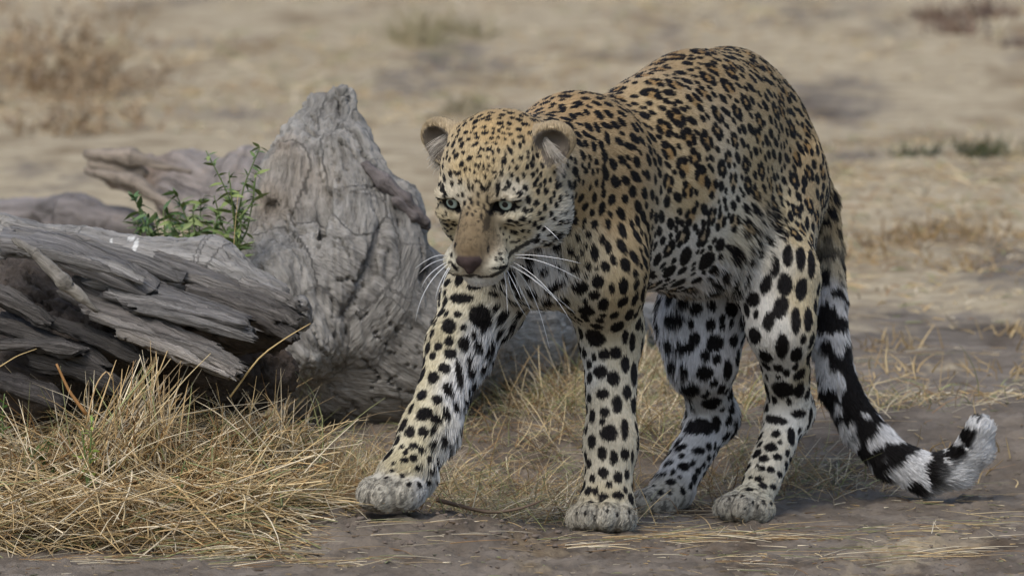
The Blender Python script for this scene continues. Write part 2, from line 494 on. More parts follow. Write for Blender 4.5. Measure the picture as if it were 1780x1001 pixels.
# the broken log in front, with its layered splintered end
log = empty('splintered_log')
tag(log, 'splintered grey log with jagged broken layers above the straw', 'log')
def droppings(V, c):
    for (px, py, rx, ry, tl) in ((313, 467, 5, 13, .5), (234, 432, 4, 11, .4), (225, 422, 7, 3, 0), (190, 426, 3, 3, 0), (163, 424, 6, 2, 0)):
        o = (V - P(px, py, .1)) / M; u = o[:, 0] * math.cos(tl) - o[:, 2] * math.sin(tl); v = o[:, 0] * math.sin(tl) + o[:, 2] * math.cos(tl)
        m = ((o[:, 0] * math.cos(tl) - o[:, 2] * math.sin(tl)) / rx) ** 2 + (v / ry) ** 2 < 1
        c[m] = srgb(222, 220, 214)
    return c
LG = [
    wrc((150, 448, .22), (360, 478, .16), 46, 58, k=.04), wrc((360, 478, .16), (492, 545, .12), 58, 44, k=.03),
    wrc((-60, 400, .26), (150, 450, .22), 44, 46, k=.04),
    wel((508, 522, .10), (12, 60, 34), k=.01, flow=(1, 0, -.4), sub=True), wel((505, 575, .10), (16, 60, 14), k=.01, sub=True),
]
wood_mesh('trunk', LG, .0032, log, (146, 142, 136), amp=.006, seed=11, crack=.010, tint=droppings)
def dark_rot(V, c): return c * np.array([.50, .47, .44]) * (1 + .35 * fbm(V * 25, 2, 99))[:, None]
RT = [wel((60, 560, .20), (120, 90, 110), k=.05, flow=(.6, 0, -.5)), wel((190, 590, .16), (110, 80, 70), k=.05, flow=(.8, 0, -.5)), wel((30, 660, .14), (110, 80, 80), k=.05, flow=(.8, 0, -.3)),
      wel((300, 560, .16), (120, 70, 60), k=.05, flow=(.85, 0, -.5)), wel((440, 570, .14), (76, 66, 44), k=.04, flow=(.85, 0, -.4)), wel((290, 640, .26), (150, 80, 75), k=.05, flow=(.85, 0, -.4)), wel((400, 650, .32), (110, 70, 70), k=.05, flow=(.85, 0, -.3)),
      wel((40, 500, .05), (36, 60, 26), k=.02, sub=True), wel((150, 650, .05), (60, 60, 20), k=.02, sub=True)]
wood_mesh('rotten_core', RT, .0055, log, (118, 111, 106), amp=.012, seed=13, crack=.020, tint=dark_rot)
def shard(p0, p1, w, th, seed, base, bend=0.0, nl=60, nw=22, taper=.75, roll=0.0):
    """a long torn slab of wood: ragged ends, ridged along its length"""
    r_ = np.random.default_rng(seed)
    A, B = P(*p0), P(*p1); L = np.linalg.norm(B - A); f = nrm(B - A)
    up = nrm(np.array([0, -.55, .84])); s = nrm(np.cross(f, up)); up = np.cross(s, f)
    s, up = s * math.cos(roll) + up * math.sin(roll), up * math.cos(roll) - s * math.sin(roll)
    t = np.linspace(0, 1, nl); ring = []
    nr = nw * 2
    a = np.linspace(0, 2 * np.pi, nr, endpoint=False)
    cx = np.sign(np.cos(a)) * np.abs(np.cos(a)) ** .55; cy = np.sign(np.sin(a)) * np.abs(np.sin(a)) ** .55
    T, Aa = np.meshgrid(t, np.arange(nr), indexing='ij')
    CX, CY = cx[Aa], cy[Aa]
    endr = r_.uniform(-.5, .5, nr); endr = np.repeat(r_.uniform(-.6, .6, nr // 4), 4) * .7 + endr * .6
    ln = np.clip(T, 0, 1)
    jag = (sstep(.72, 1, T) * endr[Aa] * .14 - sstep(0, .2, 1 - T) * 0) + (1 - sstep(0, .22, T)) * np.roll(endr, 5)[Aa] * .10
    edge = .5 + .5 * CX
    wf = (1 - (1 - taper) * T) * (1 + .16 * fbm(np.stack([T * 5, CX * .8, CY * .3], -1), 3, seed))
    gc = np.stack([T * L * 5.5, CX * w * M * 62, CY * th * M * 62 + seed * 3.1], -1)
    rg = 1 - np.abs(fbm(gc * np.array([1., 1.1, 1.1]), 3, seed + 3)) * 2.4
    step = np.round((fbm(np.stack([T * 2.2, CX * 1.6, CY * 0 + seed], -1), 2, seed + 5)) * 4) / 4
    wv = w * M * .5 * wf; tv = th * M * .5 * (1 + .3 * fbm(np.stack([T * 4, CX, CY], -1), 2, seed + 7)) * (1 - .6 * sstep(.80, 1, T))
    pos = A + f * ((ln + jag) * L)[..., None] + s * (CX * wv)[..., None] + up * (CY * (tv + .0045 * rg + .008 * step - .006 * sstep(.75, .98, rg)))[..., None] + up * (bend * M * np.sin(T * np.pi))[..., None]
    V = pos.reshape(-1, 3); F = []
    idx = np.arange(nl * nr).reshape(nl, nr)
    q = np.stack([idx[:-1], np.roll(idx[:-1], -1, 1), np.roll(idx[1:], -1, 1), idx[1:]], -1).reshape(-1, 4)
    F = [tuple(x) for x in q.tolist()] + [tuple(idx[0][::-1].tolist()), tuple(idx[-1].tolist())]
    o = new_mesh('splinter', V, F, m_torn, log)
    c = np.tile(srgb(*base) * np.array([.97, 1.0, .99]), (len(V), 1)) * (1 + .25 * fbm(V * 9, 3, seed + 9))[:, None]
    rgv = (rg.reshape(-1) - rg.mean()) / max(rg.std(), 1e-6)
    attr(o, 'col', np.clip(c * 1.1 * (1 - .13 * rgv)[:, None], .01, .8)); attr(o, 'grain', gc.reshape(-1, 3) * np.array([1, 1.6, 1.6]), 'FLOAT_VECTOR')
    return o
_sr = np.random.default_rng(5)
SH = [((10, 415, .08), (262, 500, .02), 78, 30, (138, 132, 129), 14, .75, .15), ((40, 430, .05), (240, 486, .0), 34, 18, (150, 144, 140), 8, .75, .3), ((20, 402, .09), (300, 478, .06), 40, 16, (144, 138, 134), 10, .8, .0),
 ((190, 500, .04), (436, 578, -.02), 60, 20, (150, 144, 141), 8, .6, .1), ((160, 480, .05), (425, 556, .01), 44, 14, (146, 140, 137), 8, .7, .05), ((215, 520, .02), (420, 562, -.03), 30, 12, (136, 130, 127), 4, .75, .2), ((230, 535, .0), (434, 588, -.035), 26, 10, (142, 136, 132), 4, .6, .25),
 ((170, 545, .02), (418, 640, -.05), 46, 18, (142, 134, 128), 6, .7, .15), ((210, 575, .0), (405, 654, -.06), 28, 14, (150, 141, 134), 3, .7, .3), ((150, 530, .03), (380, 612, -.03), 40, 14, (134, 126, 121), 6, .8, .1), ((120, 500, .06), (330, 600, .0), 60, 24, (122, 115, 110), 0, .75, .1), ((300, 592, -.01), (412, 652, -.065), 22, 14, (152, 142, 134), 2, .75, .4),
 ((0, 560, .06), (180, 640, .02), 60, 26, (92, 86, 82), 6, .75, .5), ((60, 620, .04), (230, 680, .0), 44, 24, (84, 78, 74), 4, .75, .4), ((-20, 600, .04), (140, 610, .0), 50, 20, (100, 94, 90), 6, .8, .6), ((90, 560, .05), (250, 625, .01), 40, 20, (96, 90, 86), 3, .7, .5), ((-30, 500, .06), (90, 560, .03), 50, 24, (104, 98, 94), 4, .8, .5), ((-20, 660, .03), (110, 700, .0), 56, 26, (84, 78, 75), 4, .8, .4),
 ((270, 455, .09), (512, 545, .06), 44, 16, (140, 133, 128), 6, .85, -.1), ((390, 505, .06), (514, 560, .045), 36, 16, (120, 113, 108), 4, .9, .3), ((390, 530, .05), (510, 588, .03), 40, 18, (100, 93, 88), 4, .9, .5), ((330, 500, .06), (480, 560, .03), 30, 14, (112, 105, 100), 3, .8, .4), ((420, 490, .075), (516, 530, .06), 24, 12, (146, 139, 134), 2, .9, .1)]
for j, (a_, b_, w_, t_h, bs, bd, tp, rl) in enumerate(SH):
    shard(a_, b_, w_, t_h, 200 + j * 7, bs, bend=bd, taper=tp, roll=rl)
q = [(22, 415, .0, 6), (60, 440, -.03, 7), (110, 490, -.045, 9), (168, 540, -.04, 4)]
wood_mesh('root_strip', chain(q, k=.008, flow=P(*q[-1][:3]) - P(*q[0][:3])), .003, log, (134, 128, 118), amp=.002, seed=33, crack=.003)

# two more logs lying farther back
def simple_log(name, label, prims, base, seed, parts=()):
    o = empty(name); tag(o, label, 'log')
    wood_mesh('trunk', prims, .0065, o, base, amp=.006, seed=seed, crack=.010)
    return o
SY = 1.8
back = simple_log('weathered_log', 'pale weathered log with torn brown end behind the green weeds',
    [wrc((205, 300, 1.35), (330, 318, 1.25), 38, 52, k=.04), wrc((330, 318, 1.25), (440, 350, 1.1), 56, 66, k=.04), wrc((430, 285, 1.15), (420, 370, 1.05), 36, 60, k=.04), wrc((300, 350, 1.2), (430, 420, 1.0), 30, 50, k=.04),
     wel((190, 300, 1.1), (20, 60, 14), k=.012, sub=True)], (158, 148, 140), 41)
for q in ([(152, 268, 1.2, 8), (230, 275, 1.15, 12), (330, 300, 1.1, 8)], [(148, 298, 1.2, 7), (240, 318, 1.1, 12), (310, 372, 1.0, 7)], [(160, 284, 1.2, 9), (250, 300, 1.15, 10)]):
    wood_mesh('splinter', chain(q, k=.01, flow=P(*q[-1][:3]) - P(*q[0][:3])), .005, back, (142, 130, 116), amp=.005, seed=43, crack=.005)
SY = 2.3
simple_log('low_log', 'low grey log at the edge of view behind the splintered log', [wrc((-140, 385, 1.1), (130, 382, .95), 40, 42, k=.04), wrc((130, 382, .95), (240, 405, .85), 44, 34, k=.04), wel((150, 395, .8), (40, 40, 10), k=.02, sub=True)], (128, 121, 117), 51)
SY = 0.0
# ------------------------------------------------------------------ leopard: shape
FWD = nrm(np.array([-0.44, -0.90, 0])); LEFT = np.array([0.90, -0.44, 0])
DOWN = np.array([0, 0, -1.0])
def rc(a, b, ra, rb, k=0.03, tag='torso', flow=None, **kw):
    return Prim('rc', a=P(*a), b=P(*b), ra=ra * M, rb=rb * M, k=k, tag=tag, flow=flow, **kw)
def axes(fw, up=(0, 0, 1)):
    fw = nrm(fw); l = nrm(np.cross(up, fw)); u = np.cross(fw, l)
    return np.stack([fw, l, u])
BODYR = axes(FWD)
def el(c, r, k=0.04, tag='torso', R=None, flow=None, **kw):
    return Prim('el', c=P(*c), r=np.array(r) * M, k=k, tag=tag, R=BODYR if R is None else R, flow=flow, **kw)

# head frame: origin midway between the eyes
YAW, HP, ROLL = math.radians(19), math.radians(24), math.radians(0.5)
HF = np.array([-math.sin(YAW) * math.cos(HP), -math.cos(YAW) * math.cos(HP), -math.sin(HP)])
_l0 = nrm(np.cross((0, 0, 1), HF)); _u0 = np.cross(HF, _l0)
HL = _l0 * math.cos(ROLL) - _u0 * math.sin(ROLL)
HU = _u0 * math.cos(ROLL) + _l0 * math.sin(ROLL)
HO = P(835, 352, -0.27)
def H(l, f, u): return HO + l * HL + f * HF + u * HU
HR = np.stack([HL, HF, HU])
def hel(c, r, k=0.02, tag='head', R=None, flow=None, **kw):
    return Prim('el', c=H(*c), r=np.array(r), k=k, tag=tag, R=HR if R is None else R @ HR, flow=flow, **kw)
def hrc(a, b, ra, rb, k=0.02, tag='head', flow=None, **kw):
    return Prim('rc', a=H(*a), b=H(*b), ra=ra, rb=rb, k=k, tag=tag, flow=flow, **kw)
def rotz(a):
    c, s = math.cos(a), math.sin(a); return np.array([[c, s, 0], [-s, c, 0], [0, 0, 1.0]])
def rotx(a):
    c, s = math.cos(a), math.sin(a); return np.array([[1, 0, 0], [0, c, s], [0, -s, c.real]])

BACK = -FWD * 0.85 + DOWN * 0.45
LEO = [
    # trunk
    el((1010, 372, 0.06), (165, 122, 172), k=0.05, flow=BACK, tag='chest'),
    el((1128, 320, 0.22), (178, 132, 188), k=0.085, flow=BACK),
    el((1205, 280, 0.38), (205, 132, 198), k=0.08, flow=BACK),
    el((1268, 254, 0.54), (172, 112, 174), k=0.08, flow=BACK),
    el((1328, 316, 0.62), (94, 88, 150), k=0.07, flow=BACK * 0.4 + DOWN),
    el((1215, 400, 0.34), (150, 112, 92), k=0.06, flow=BACK, tag='belly'),
    # withers and neck
    el((1000, 240, 0.08), (110, 60, 66), k=0.06, flow=BACK, tag='neck'),
    rc((1000, 290, 0.02), (905, 300, -0.16), 108, 88, k=0.06, tag='neck', flow=BACK),
    el((935, 430, -0.05), (90, 88, 100), k=0.06, tag='bib', flow=DOWN + 0.3 * np.array([1, 0, 0])),
    # left shoulder and fore leg
    rc((1052, 300, 0.04), (1052, 470, -0.03), 62, 66, k=0.06, tag='legf', squash=(LEFT, 0.8)),
    rc((1052, 470, -0.03), (1062, 575, 0.05), 66, 50, k=0.04, tag='legf'),
    rc((1062, 575, 0.05), (1062, 770, 0.0), 49, 39, k=0.03, tag='legf'),
    rc((1062, 770, 0.0), (1056, 858, -0.02), 38, 42, k=0.03, tag='legf'),
    # right shoulder and fore leg, reaching
    rc((905, 400, 0.10), (838, 520, 0.02), 72, 60, k=0.05, tag='legr'),
    rc((838, 520, 0.02), (798, 600, -0.03), 62, 50, k=0.04, tag='legr'),
    rc((798, 600, -0.03), (745, 745, -0.11), 48, 39, k=0.03, tag='legr'),
    rc((745, 745, -0.11), (708, 818, -0.15), 39, 42, k=0.03, tag='legr'),
    # left hind leg
    rc((1362, 330, 0.55), (1352, 490, 0.36), 86, 66, k=0.06, tag='thigh', squash=(LEFT, 0.8)),
    rc((1356, 490, 0.36), (1358, 570, 0.33), 64, 52, k=0.05, tag='thigh'),
    rc((1358, 570, 0.33), (1374, 712, 0.42), 50, 34, k=0.03, tag='legh'),
    rc((1374, 712, 0.43), (1325, 835, 0.31), 34, 32, k=0.03, tag='legh'),
    # right hind leg
    rc((1230, 400, 0.58), (1220, 560, 0.44), 82, 64, k=0.05, tag='legq'),
    rc((1220, 560, 0.44), (1222, 625, 0.42), 62, 50, k=0.05, tag='legq'),
    rc((1222, 625, 0.42), (1242, 725, 0.52), 47, 34, k=0.03, tag='legq'),
    rc((1242, 725, 0.52), (1178, 835, 0.42), 36, 33, k=0.03, tag='legq'),
]
# paws: pad, then four toes
TOE_SETS = []
def paw(c, y, fw, w, l, h, tag, toes):
    c0 = P(c[0], c[1], y); fw = nrm(np.array(fw, float)); R = axes(fw)
    LEO.append(Prim('el', c=c0, r=np.array([l, w, h]) * M, k=0.025, tag=tag, R=R, flow=fw + 0.3 * DOWN))
    n0 = len(LEO)
    for (a, s, dz, rr) in toes:
        LEO.append(Prim('el', c=c0 + fw * a * M + R[1] * s * M + np.array([0, 0, dz * M]), r=np.array([rr * 1.45, rr * 0.9, rr * 1.05]) * M,
                        k=0.008, tag=tag, R=R, flow=fw + 0.45 * DOWN))
    TOE_SETS.append((tag, LEO[n0:]))
TOES = [(28, 40, -10, 24), (46, 15, -4, 26), (46, -15, -4, 26), (28, -40, -10, 24)]
paw((1051, 886), -0.03, (-0.20, -0.95, -0.08), 44, 44, 32, 'pawf', TOES)
paw((700, 838), -0.155, (-0.62, -0.75, -0.22), 46, 52, 38, 'pawr', [(30, 40, -8, 26), (52, 15, -4, 29), (50, -17, -4, 29), (28, -42, -10, 26)])
paw((1304, 872), 0.27, (-0.42, -0.88, -0.06), 38, 48, 32, 'pawh', [(24, 34, -10, 22), (42, 12, -4, 26), (42, -14, -4, 26), (24, -36, -10, 22)])
paw((1158, 862), 0.40, (-0.75, -0.60, -0.05), 36, 46, 27, 'pawq', [(24, 28, -10, 19), (40, 9, -6, 21), (40, -12, -6, 21), (22, -30, -10, 19)])
# tail
TAILP = [(1388, 290, .66, 40), (1420, 350, .68, 34), (1434, 430, .66, 30), (1440, 520, .62, 29), (1444, 600, .59, 30), (1458, 672, .57, 31), (1495, 738, .55, 32),
         (1548, 795, .53, 33), (1610, 822, .52, 33), (1662, 812, .51, 32), (1694, 778, .50, 30), (1703, 748, .49, 24)]
for a, b in zip(TAILP[:-1], TAILP[1:]):
    LEO.append(rc(a[:3], b[:3], a[3], b[3], k=0.006, tag='tail'))
# head
LEO += [
    hel((0, -.082, .024), (.074, .088, .066), k=0.035),
    hel((0, -.03, .024), (.052, .045, .040), k=0.03),                       # brow
    hel((.049, -.048, -.030), (.035, .050, .046), k=0.03),                  # cheeks
    hel((-.045, -.048, -.030), (.033, .048, .044), k=0.03),
    hel((.060, -.085, -.060), (.036, .045, .045), k=0.03, tag='ruff'),
    hel((-.054, -.085, -.060), (.034, .045, .045), k=0.03, tag='ruff'),
    hrc((0, -.004, .004), (0, .062, -.040), .0245, .0225, k=0.022, tag='muzzle'),  # bridge
    hel((0, .026, -.058), (.037, .048, .033), k=0.02, tag='muzzle'),
    hel((.0228, .048, -.066), (.0240, .029, .0215), k=0.010, tag='muzzle'),   # whisker pads
    hel((-.0228, .048, -.066), (.0240, .029, .0215), k=0.010, tag='muzzle'),
    hel((0, .026, -.093), (.027, .034, .018), k=0.010, tag='chin'),
    hrc((.042, -.05, -.062), (.008, .02, -.090), .026, .018, k=0.02, tag='chin'),
    hrc((-.042, -.05, -.062), (-.008, .02, -.090), .026, .018, k=0.02, tag='chin'),
    hel((.001, .0745, -.0500), (.0188, .016, .0115), k=0.006, tag='nose'),       # nose pad
    hel((.001, .079, -.062), (.006, .010, .009), k=0.006, tag='nose'),
]
for s in (1, -1):
    LEO += [
        hel((s * .0385, -.0045, .0126), (.026, .020, .0095), k=0.018, R=rotz(s * 0.35)),     # brow ridge over the eye
        hel((s * .041, -.005, -.0182), (.026, .018, .0095), k=0.018, R=rotz(s * 0.35)),      # lower lid
        hel((s * .0375, .014, .000), (.0185, .014, .0112), k=0.006, sub=True, tag='socket', R=rotz(s * 0.35)),
        hel((s * .0125, .089, -.052), (.0038, .006, .0032), k=0.003, sub=True, tag='nose'),
    ]
    # ear: cupped shell on the side of the skull
    ce = np.array([s * .082, -.100, .047])
    ER = rotx(math.radians(-12)) @ rotz(-s * math.radians(24))
    LEO += [
        hel(ce, (.0325, .026, .030), k=0.020, tag='ear', R=ER),
        hel(ce + np.array([s * .009, .029, .001]), (.0262, .030, .0238), k=0.010, sub=True, tag='earin', R=ER),
        hel(ce + np.array([-s * .012, .004, -.026]), (.026, .018, .016), k=0.016, tag='head'),
    ]
def leo_f(p): return sdf(LEO, p)
allp = np.concatenate([np.array([pr.c]) if pr.kind == 'el' else np.stack([pr.a, pr.b]) for pr in LEO])
LV, LQ = mesh_sdf(leo_f, allp.min(0) - .19, allp.max(0) + .19, 0.0042)
LN = grad(leo_f, LV)

# ---- which part of the body each point belongs to, with soft borders
FURLEN = dict(chest=.010, torso=.0095, belly=.026, neck=.010, bib=.017, legf=.011, legr=.012, thigh=.011, legh=.012, legq=.015,
              pawf=.0085, pawr=.009, pawh=.0085, pawq=.0085, tail=.015, head=.009, ruff=.016, muzzle=.0058, chin=.010, nose=.0, ear=.008, earin=.011)
NOSE = H(0, .075, -.045)
def body_fields(p, n):
    W = np.zeros(len(p)); L = np.zeros(len(p)); Fl = np.zeros((len(p), 3)); tagw = {}
    for pr in LEO:
        if pr.tag == 'socket' or (pr.sub and pr.tag == 'nose'): continue
        if pr.kind == 'rc': lo = np.minimum(pr.a, pr.b) - max(pr.ra, pr.rb); hi = np.maximum(pr.a, pr.b) + max(pr.ra, pr.rb)
        else: lo = pr.c - pr.r.max(); hi = pr.c + pr.r.max()
        m = np.nonzero(((p > lo - .05) & (p < hi + .05)).all(1))[0]
        if not len(m): continue
        d = pr.d(p[m])
        if pr.sub: d = np.abs(d)
        w = np.exp(-np.clip(d + 0.012, -0.004, 1) / 0.006)
        W[m] += w; L[m] += w * FURLEN[pr.tag]
        if pr.tag in ('head', 'muzzle', 'ruff', 'chin', 'nose'):
            fl = nrm(p[m] - NOSE) + 0.35 * nrm(-HF)
        elif pr.tag in ('ear', 'earin'): fl = np.tile(nrm(HU - 0.3 * HF), (len(m), 1))
        else: fl = np.tile(pr.flow, (len(m), 1))
        Fl[m] += w[:, None] * fl
        tagw.setdefault(pr.tag, np.zeros(len(p)))[m] += w
    W = np.maximum(W, 1e-12)
    for t in tagw: tagw[t] /= W
    Fl = Fl - (Fl * n).sum(1, keepdims=True) * n
    return L / W, nrm(Fl), tagw

from mathutils.bvhtree import BVHTree
BVH = BVHTree.FromPolygons([tuple(v) for v in LV], [tuple(q) for q in LQ.tolist()])
def hit(px, py):
    d = P(px, py, 0.0) - CAM
    r = BVH.ray_cast(Vector(CAM), Vector(nrm(d)))
    return None if r[0] is None else (np.array(r[0]), np.array(r[1]))

# ---- ground colour of the coat, from samples all over the body
COAT = [(1200,100,188,150,102),(1150,200,196,160,112),(1100,200,190,150,100),(1300,120,192,156,108),(1200,330,200,168,122),(1320,300,200,168,122),(1275,410,214,200,174),(1160,455,220,210,194),(1250,415,220,210,192),(1230,480,228,226,224),
 (1150,490,226,222,216),(1190,440,224,216,204),(1300,470,224,218,208),(1060,250,190,152,104),(1060,350,190,152,104),(1110,430,190,158,114),(1085,500,200,172,130),(1080,600,208,190,158),(1040,700,210,196,170),(1090,720,208,192,164),
 (1020,650,224,218,206),(1055,800,210,196,170),(1050,862,208,188,152),(1050,905,188,177,158),(1020,905,188,177,158),(1085,905,188,177,158),(960,540,228,226,224),(930,450,226,224,222),(960,470,226,222,216),(1000,430,208,184,146),(1000,520,214,200,174),(1010,360,196,158,108),(980,190,206,160,104),(1020,200,200,154,100),
 (860,230,206,164,106),(900,210,204,162,106),(840,290,206,172,122),(800,300,206,172,122),(900,300,206,174,126),(940,330,200,170,126),(893,327,214,198,172),(793,328,212,196,170),(832,368,170,140,100),(832,382,146,117,82),(822,395,136,108,75),(822,415,130,103,70),(820,440,128,100,68),(803,425,138,110,78),(842,425,138,110,78),(806,405,140,113,80),(846,400,146,118,84),
 (930,370,206,180,140),(900,410,210,188,150),(960,400,214,202,182),(930,420,226,222,214),(870,464,226,212,184),(786,462,226,212,184),(822,488,228,224,216),(900,372,218,200,168),(784,390,204,180,140),
 (800,520,220,204,172),(770,580,216,198,160),(740,640,216,198,160),(720,700,216,198,160),(760,720,216,200,166),(840,590,228,226,224),(822,640,228,226,224),(800,690,228,226,224),(785,740,226,222,216),(735,775,216,198,160),(760,800,224,220,212),(705,800,212,192,150),(650,840,188,177,158),(690,850,188,177,158),(640,860,188,177,158),(740,850,206,200,192),
 (1380,400,206,178,134),(1330,440,216,204,184),(1400,250,194,158,110),(1430,330,198,164,118),(1400,520,208,184,144),(1330,560,226,220,210),(1360,640,226,222,214),(1400,640,212,192,156),(1380,700,222,214,200),(1345,780,216,204,182),(1300,845,210,196,168),(1290,885,188,177,158),(1260,885,188,177,158),
 (1200,560,228,226,226),(1260,560,222,220,220),(1200,650,228,226,226),(1230,700,226,224,222),(1190,790,224,220,214),(1140,860,188,177,158),(1115,865,188,177,158),(1455,390,198,166,122),(1450,440,206,184,150),(1440,520,214,210,206),(1450,640,216,213,210),(1550,790,218,216,214),(1650,820,230,229,228),(1725,760,236,235,234)]
_cp, _cc = [], []
for c in COAT:
    h_ = hit(c[0], c[1])
    if h_ is not None:
        q = np.array(c[2:], float); sat = min(1, (q.max() - q.min()) / q.max() / .38)
        q = (q * .73 + q.mean() * .27) * .93 * (1 - sat * np.array([.032, .017, .050]))
        _cp.append(h_[0]); _cc.append(srgb(*q))
# the far side of the body, not in view from here
for t, q in ((-.13, (190, 150, 102)), (-.09, (196, 160, 112))):
    for j, y in ((1100, .25), (1200, .40), (1290, .55)):
        _cp.append(P(j, 300, y) + LEFT * t); _cc.append(srgb(*q))
_cp = np.array(_cp); _cc = np.array(_cc)
def coat(p):
    out = np.empty((len(p), 3))
    for s in range(0, len(p), 50000):
        d2 = ((p[s:s + 50000, None, :] - _cp[None]) ** 2).sum(-1)
        w = 1 / (d2 + 1.3e-4) ** 2.2
        out[s:s + 50000] = (w @ _cc) / w.sum(1, keepdims=True)
    return out

# ---- markings: one record each (centre, three axes with their radii, strength)
SPOTS = []
CR, CU, CF = np.array([1., 0, 0]), _up, _fw
def mark(px, py, w, h, a=0.0, grow=1.07):
    r = hit(px, py)
    if r is None: return
    c, n = r
    ca, sa = math.cos(a), math.sin(a)
    u = CR * ca - CU * sa; v = CR * sa + CU * ca
    ru, rv = max(w, 5) * M * 0.5 * grow, max(h, 5) * M * 0.5 * grow
    SPOTS.append((c, np.stack([u, v, CF]), np.array([ru, rv, max(ru, rv) * 1.4]), 1.0))
def marks(ox, oy, s, lst, keep=None):
    for t in lst:
        px, py = ox + t[0] / s, oy + t[1] / s
        if keep is None or keep(px, py): mark(px, py, t[2] / s, t[3] / s, t[4] if len(t) > 4 else 0.0)
# reaching fore leg and near fore leg
marks(600, 460, 2.085, [(425,122,95,36),(490,190,95,85,.6),(375,222,52,68,-.3),(408,180,32,24),(430,285,45,50),(485,285,34,44),(338,295,34,34),(318,330,28,34),(380,322,46,42,.4),(360,374,46,40,.4),(412,385,26,90,-.1),
 (320,408,44,46),(458,372,36,50),(375,450,40,54,-.4),(400,500,26,50,-.3),(276,472,48,44,-.4),(278,400,24,60,.4),(332,488,42,38),(455,455,38,60,.2),(285,540,62,48,-.3),(365,533,28,42,-.3),(332,558,42,42),(435,470,26,36),(300,300,20,50,.3),
 (283,606,44,38,-.2),(235,606,40,44),(360,622,26,40),(322,642,32,32),(247,657,38,28,-.2),(278,670,34,26),(336,695,24,40,-.3),(215,708,34,24,-.2),(248,698,30,24),(268,730,28,26,-.3),(305,695,26,22),(306,738,24,20),(302,782,20,34,.3),
 (268,797,20,28,-.2),(326,765,14,20),(170,745,20,18),(175,720,18,14),(206,765,26,22),(232,795,20,24),(150,770,20,24),(342,145,22,26),(370,65,44,26,-.4),(545,100,46,26),(470,80,60,24),(240,520,18,50,.3),(205,660,22,20),
 (850,80,64,48),(914,63,42,50),(870,165,66,58,-.3),(935,145,42,60),(785,128,50,36),(750,85,60,36,-.4),(985,225,46,60,.4),(905,265,78,78),(1015,260,26,58),(1030,180,36,60),(1040,280,24,70),(980,320,44,48),(940,325,44,44),(1015,360,34,62),
 (924,388,56,48),(972,414,50,56),(885,360,26,34),(1046,395,26,90),(932,468,46,40),(1022,462,34,58),(986,506,40,64),(940,534,38,40),(896,548,24,56),(1045,510,26,60),(957,610,64,66,.3),(1012,594,30,80),(893,640,36,50),(932,682,36,48),
 (973,697,32,52),(1013,686,34,44),(884,720,22,36),(1040,690,12,50),(936,754,40,40),(988,770,34,46),(1020,760,20,40),(897,773,24,34),(957,797,24,28),(880,818,36,34),(908,818,24,30),(935,838,40,22),(990,835,46,26),(868,778,16,20),
 (1015,815,20,26),(890,858,24,24),(925,855,22,14),(950,892,12,22),(985,905,12,20),(870,900,12,20),(905,915,12,20),(1030,895,12,20),(840,900,10,16)])
# hind legs and belly blotches
marks(1080, 420, 1.924, [(440,192,50,52),(484,142,40,70,.3),(548,145,52,76),(602,160,44,78,.2),(532,220,52,80,.4),(494,265,40,70,.3),(584,265,36,90),(624,260,30,84),(445,315,58,56),(538,352,46,92),(585,378,46,70),(482,385,54,58),(628,385,28,70),
 (556,45,36,86),(600,55,36,90),(635,70,26,120),(512,80,36,80),(405,270,28,60),(473,490,44,84,.5),(540,494,80,70),(595,495,40,64),(515,596,90,30,.2),(595,575,60,30),(568,650,28,66),(600,665,42,50),(638,618,26,44),(500,688,50,34),(522,719,38,24),
 (564,731,34,30),(470,757,26,20),(500,762,34,26),(530,777,34,24,.2),(460,793,34,22),(508,820,32,22,.2),(474,816,38,26),(427,828,32,18),(546,806,20,34,.2),(582,775,20,26),(522,858,14,30,.2),(477,870,14,24),(502,875,12,22),(456,748,12,24),
 (434,788,20,14),(605,735,14,20),(455,885,10,18),(405,850,12,16),(440,870,10,14),(360,860,14,12),(378,848,14,12),(415,890,10,10),(340,850,12,10),
 (178,256,70,50),(250,225,50,46),(315,340,60,58),(208,355,80,44),(245,325,40,50),(172,400,48,50),(226,488,84,66),(280,440,60,56,.6),(300,540,72,60,.4),(190,545,40,30),(258,622,110,56),(205,610,40,50),(315,610,40,56),(335,490,30,60),
 (355,430,36,70),(365,510,34,50),(200,688,44,24,-.4),(258,700,60,26),(325,690,34,24),(345,712,24,22),(209,752,48,28),(163,738,30,20,-.2),(257,766,26,28),(293,723,26,24),(302,748,18,18),(140,777,32,16,-.2),(166,803,38,24),(196,788,14,12),
 (232,815,16,30,.3),(206,832,18,30,-.2),(290,766,18,16),(133,838,22,30),(163,840,18,22),(110,815,16,14),(365,660,26,36),(380,608,28,30),(100,860,10,14),(120,862,8,12),(80,850,10,14),
 (285,65,66,76),(215,50,46,80),(160,100,54,60),(190,140,60,56),(378,40,40,70,-.2),(340,100,34,44),(120,60,40,50),(330,10,44,50),(250,130,40,40),(300,150,60,40)])
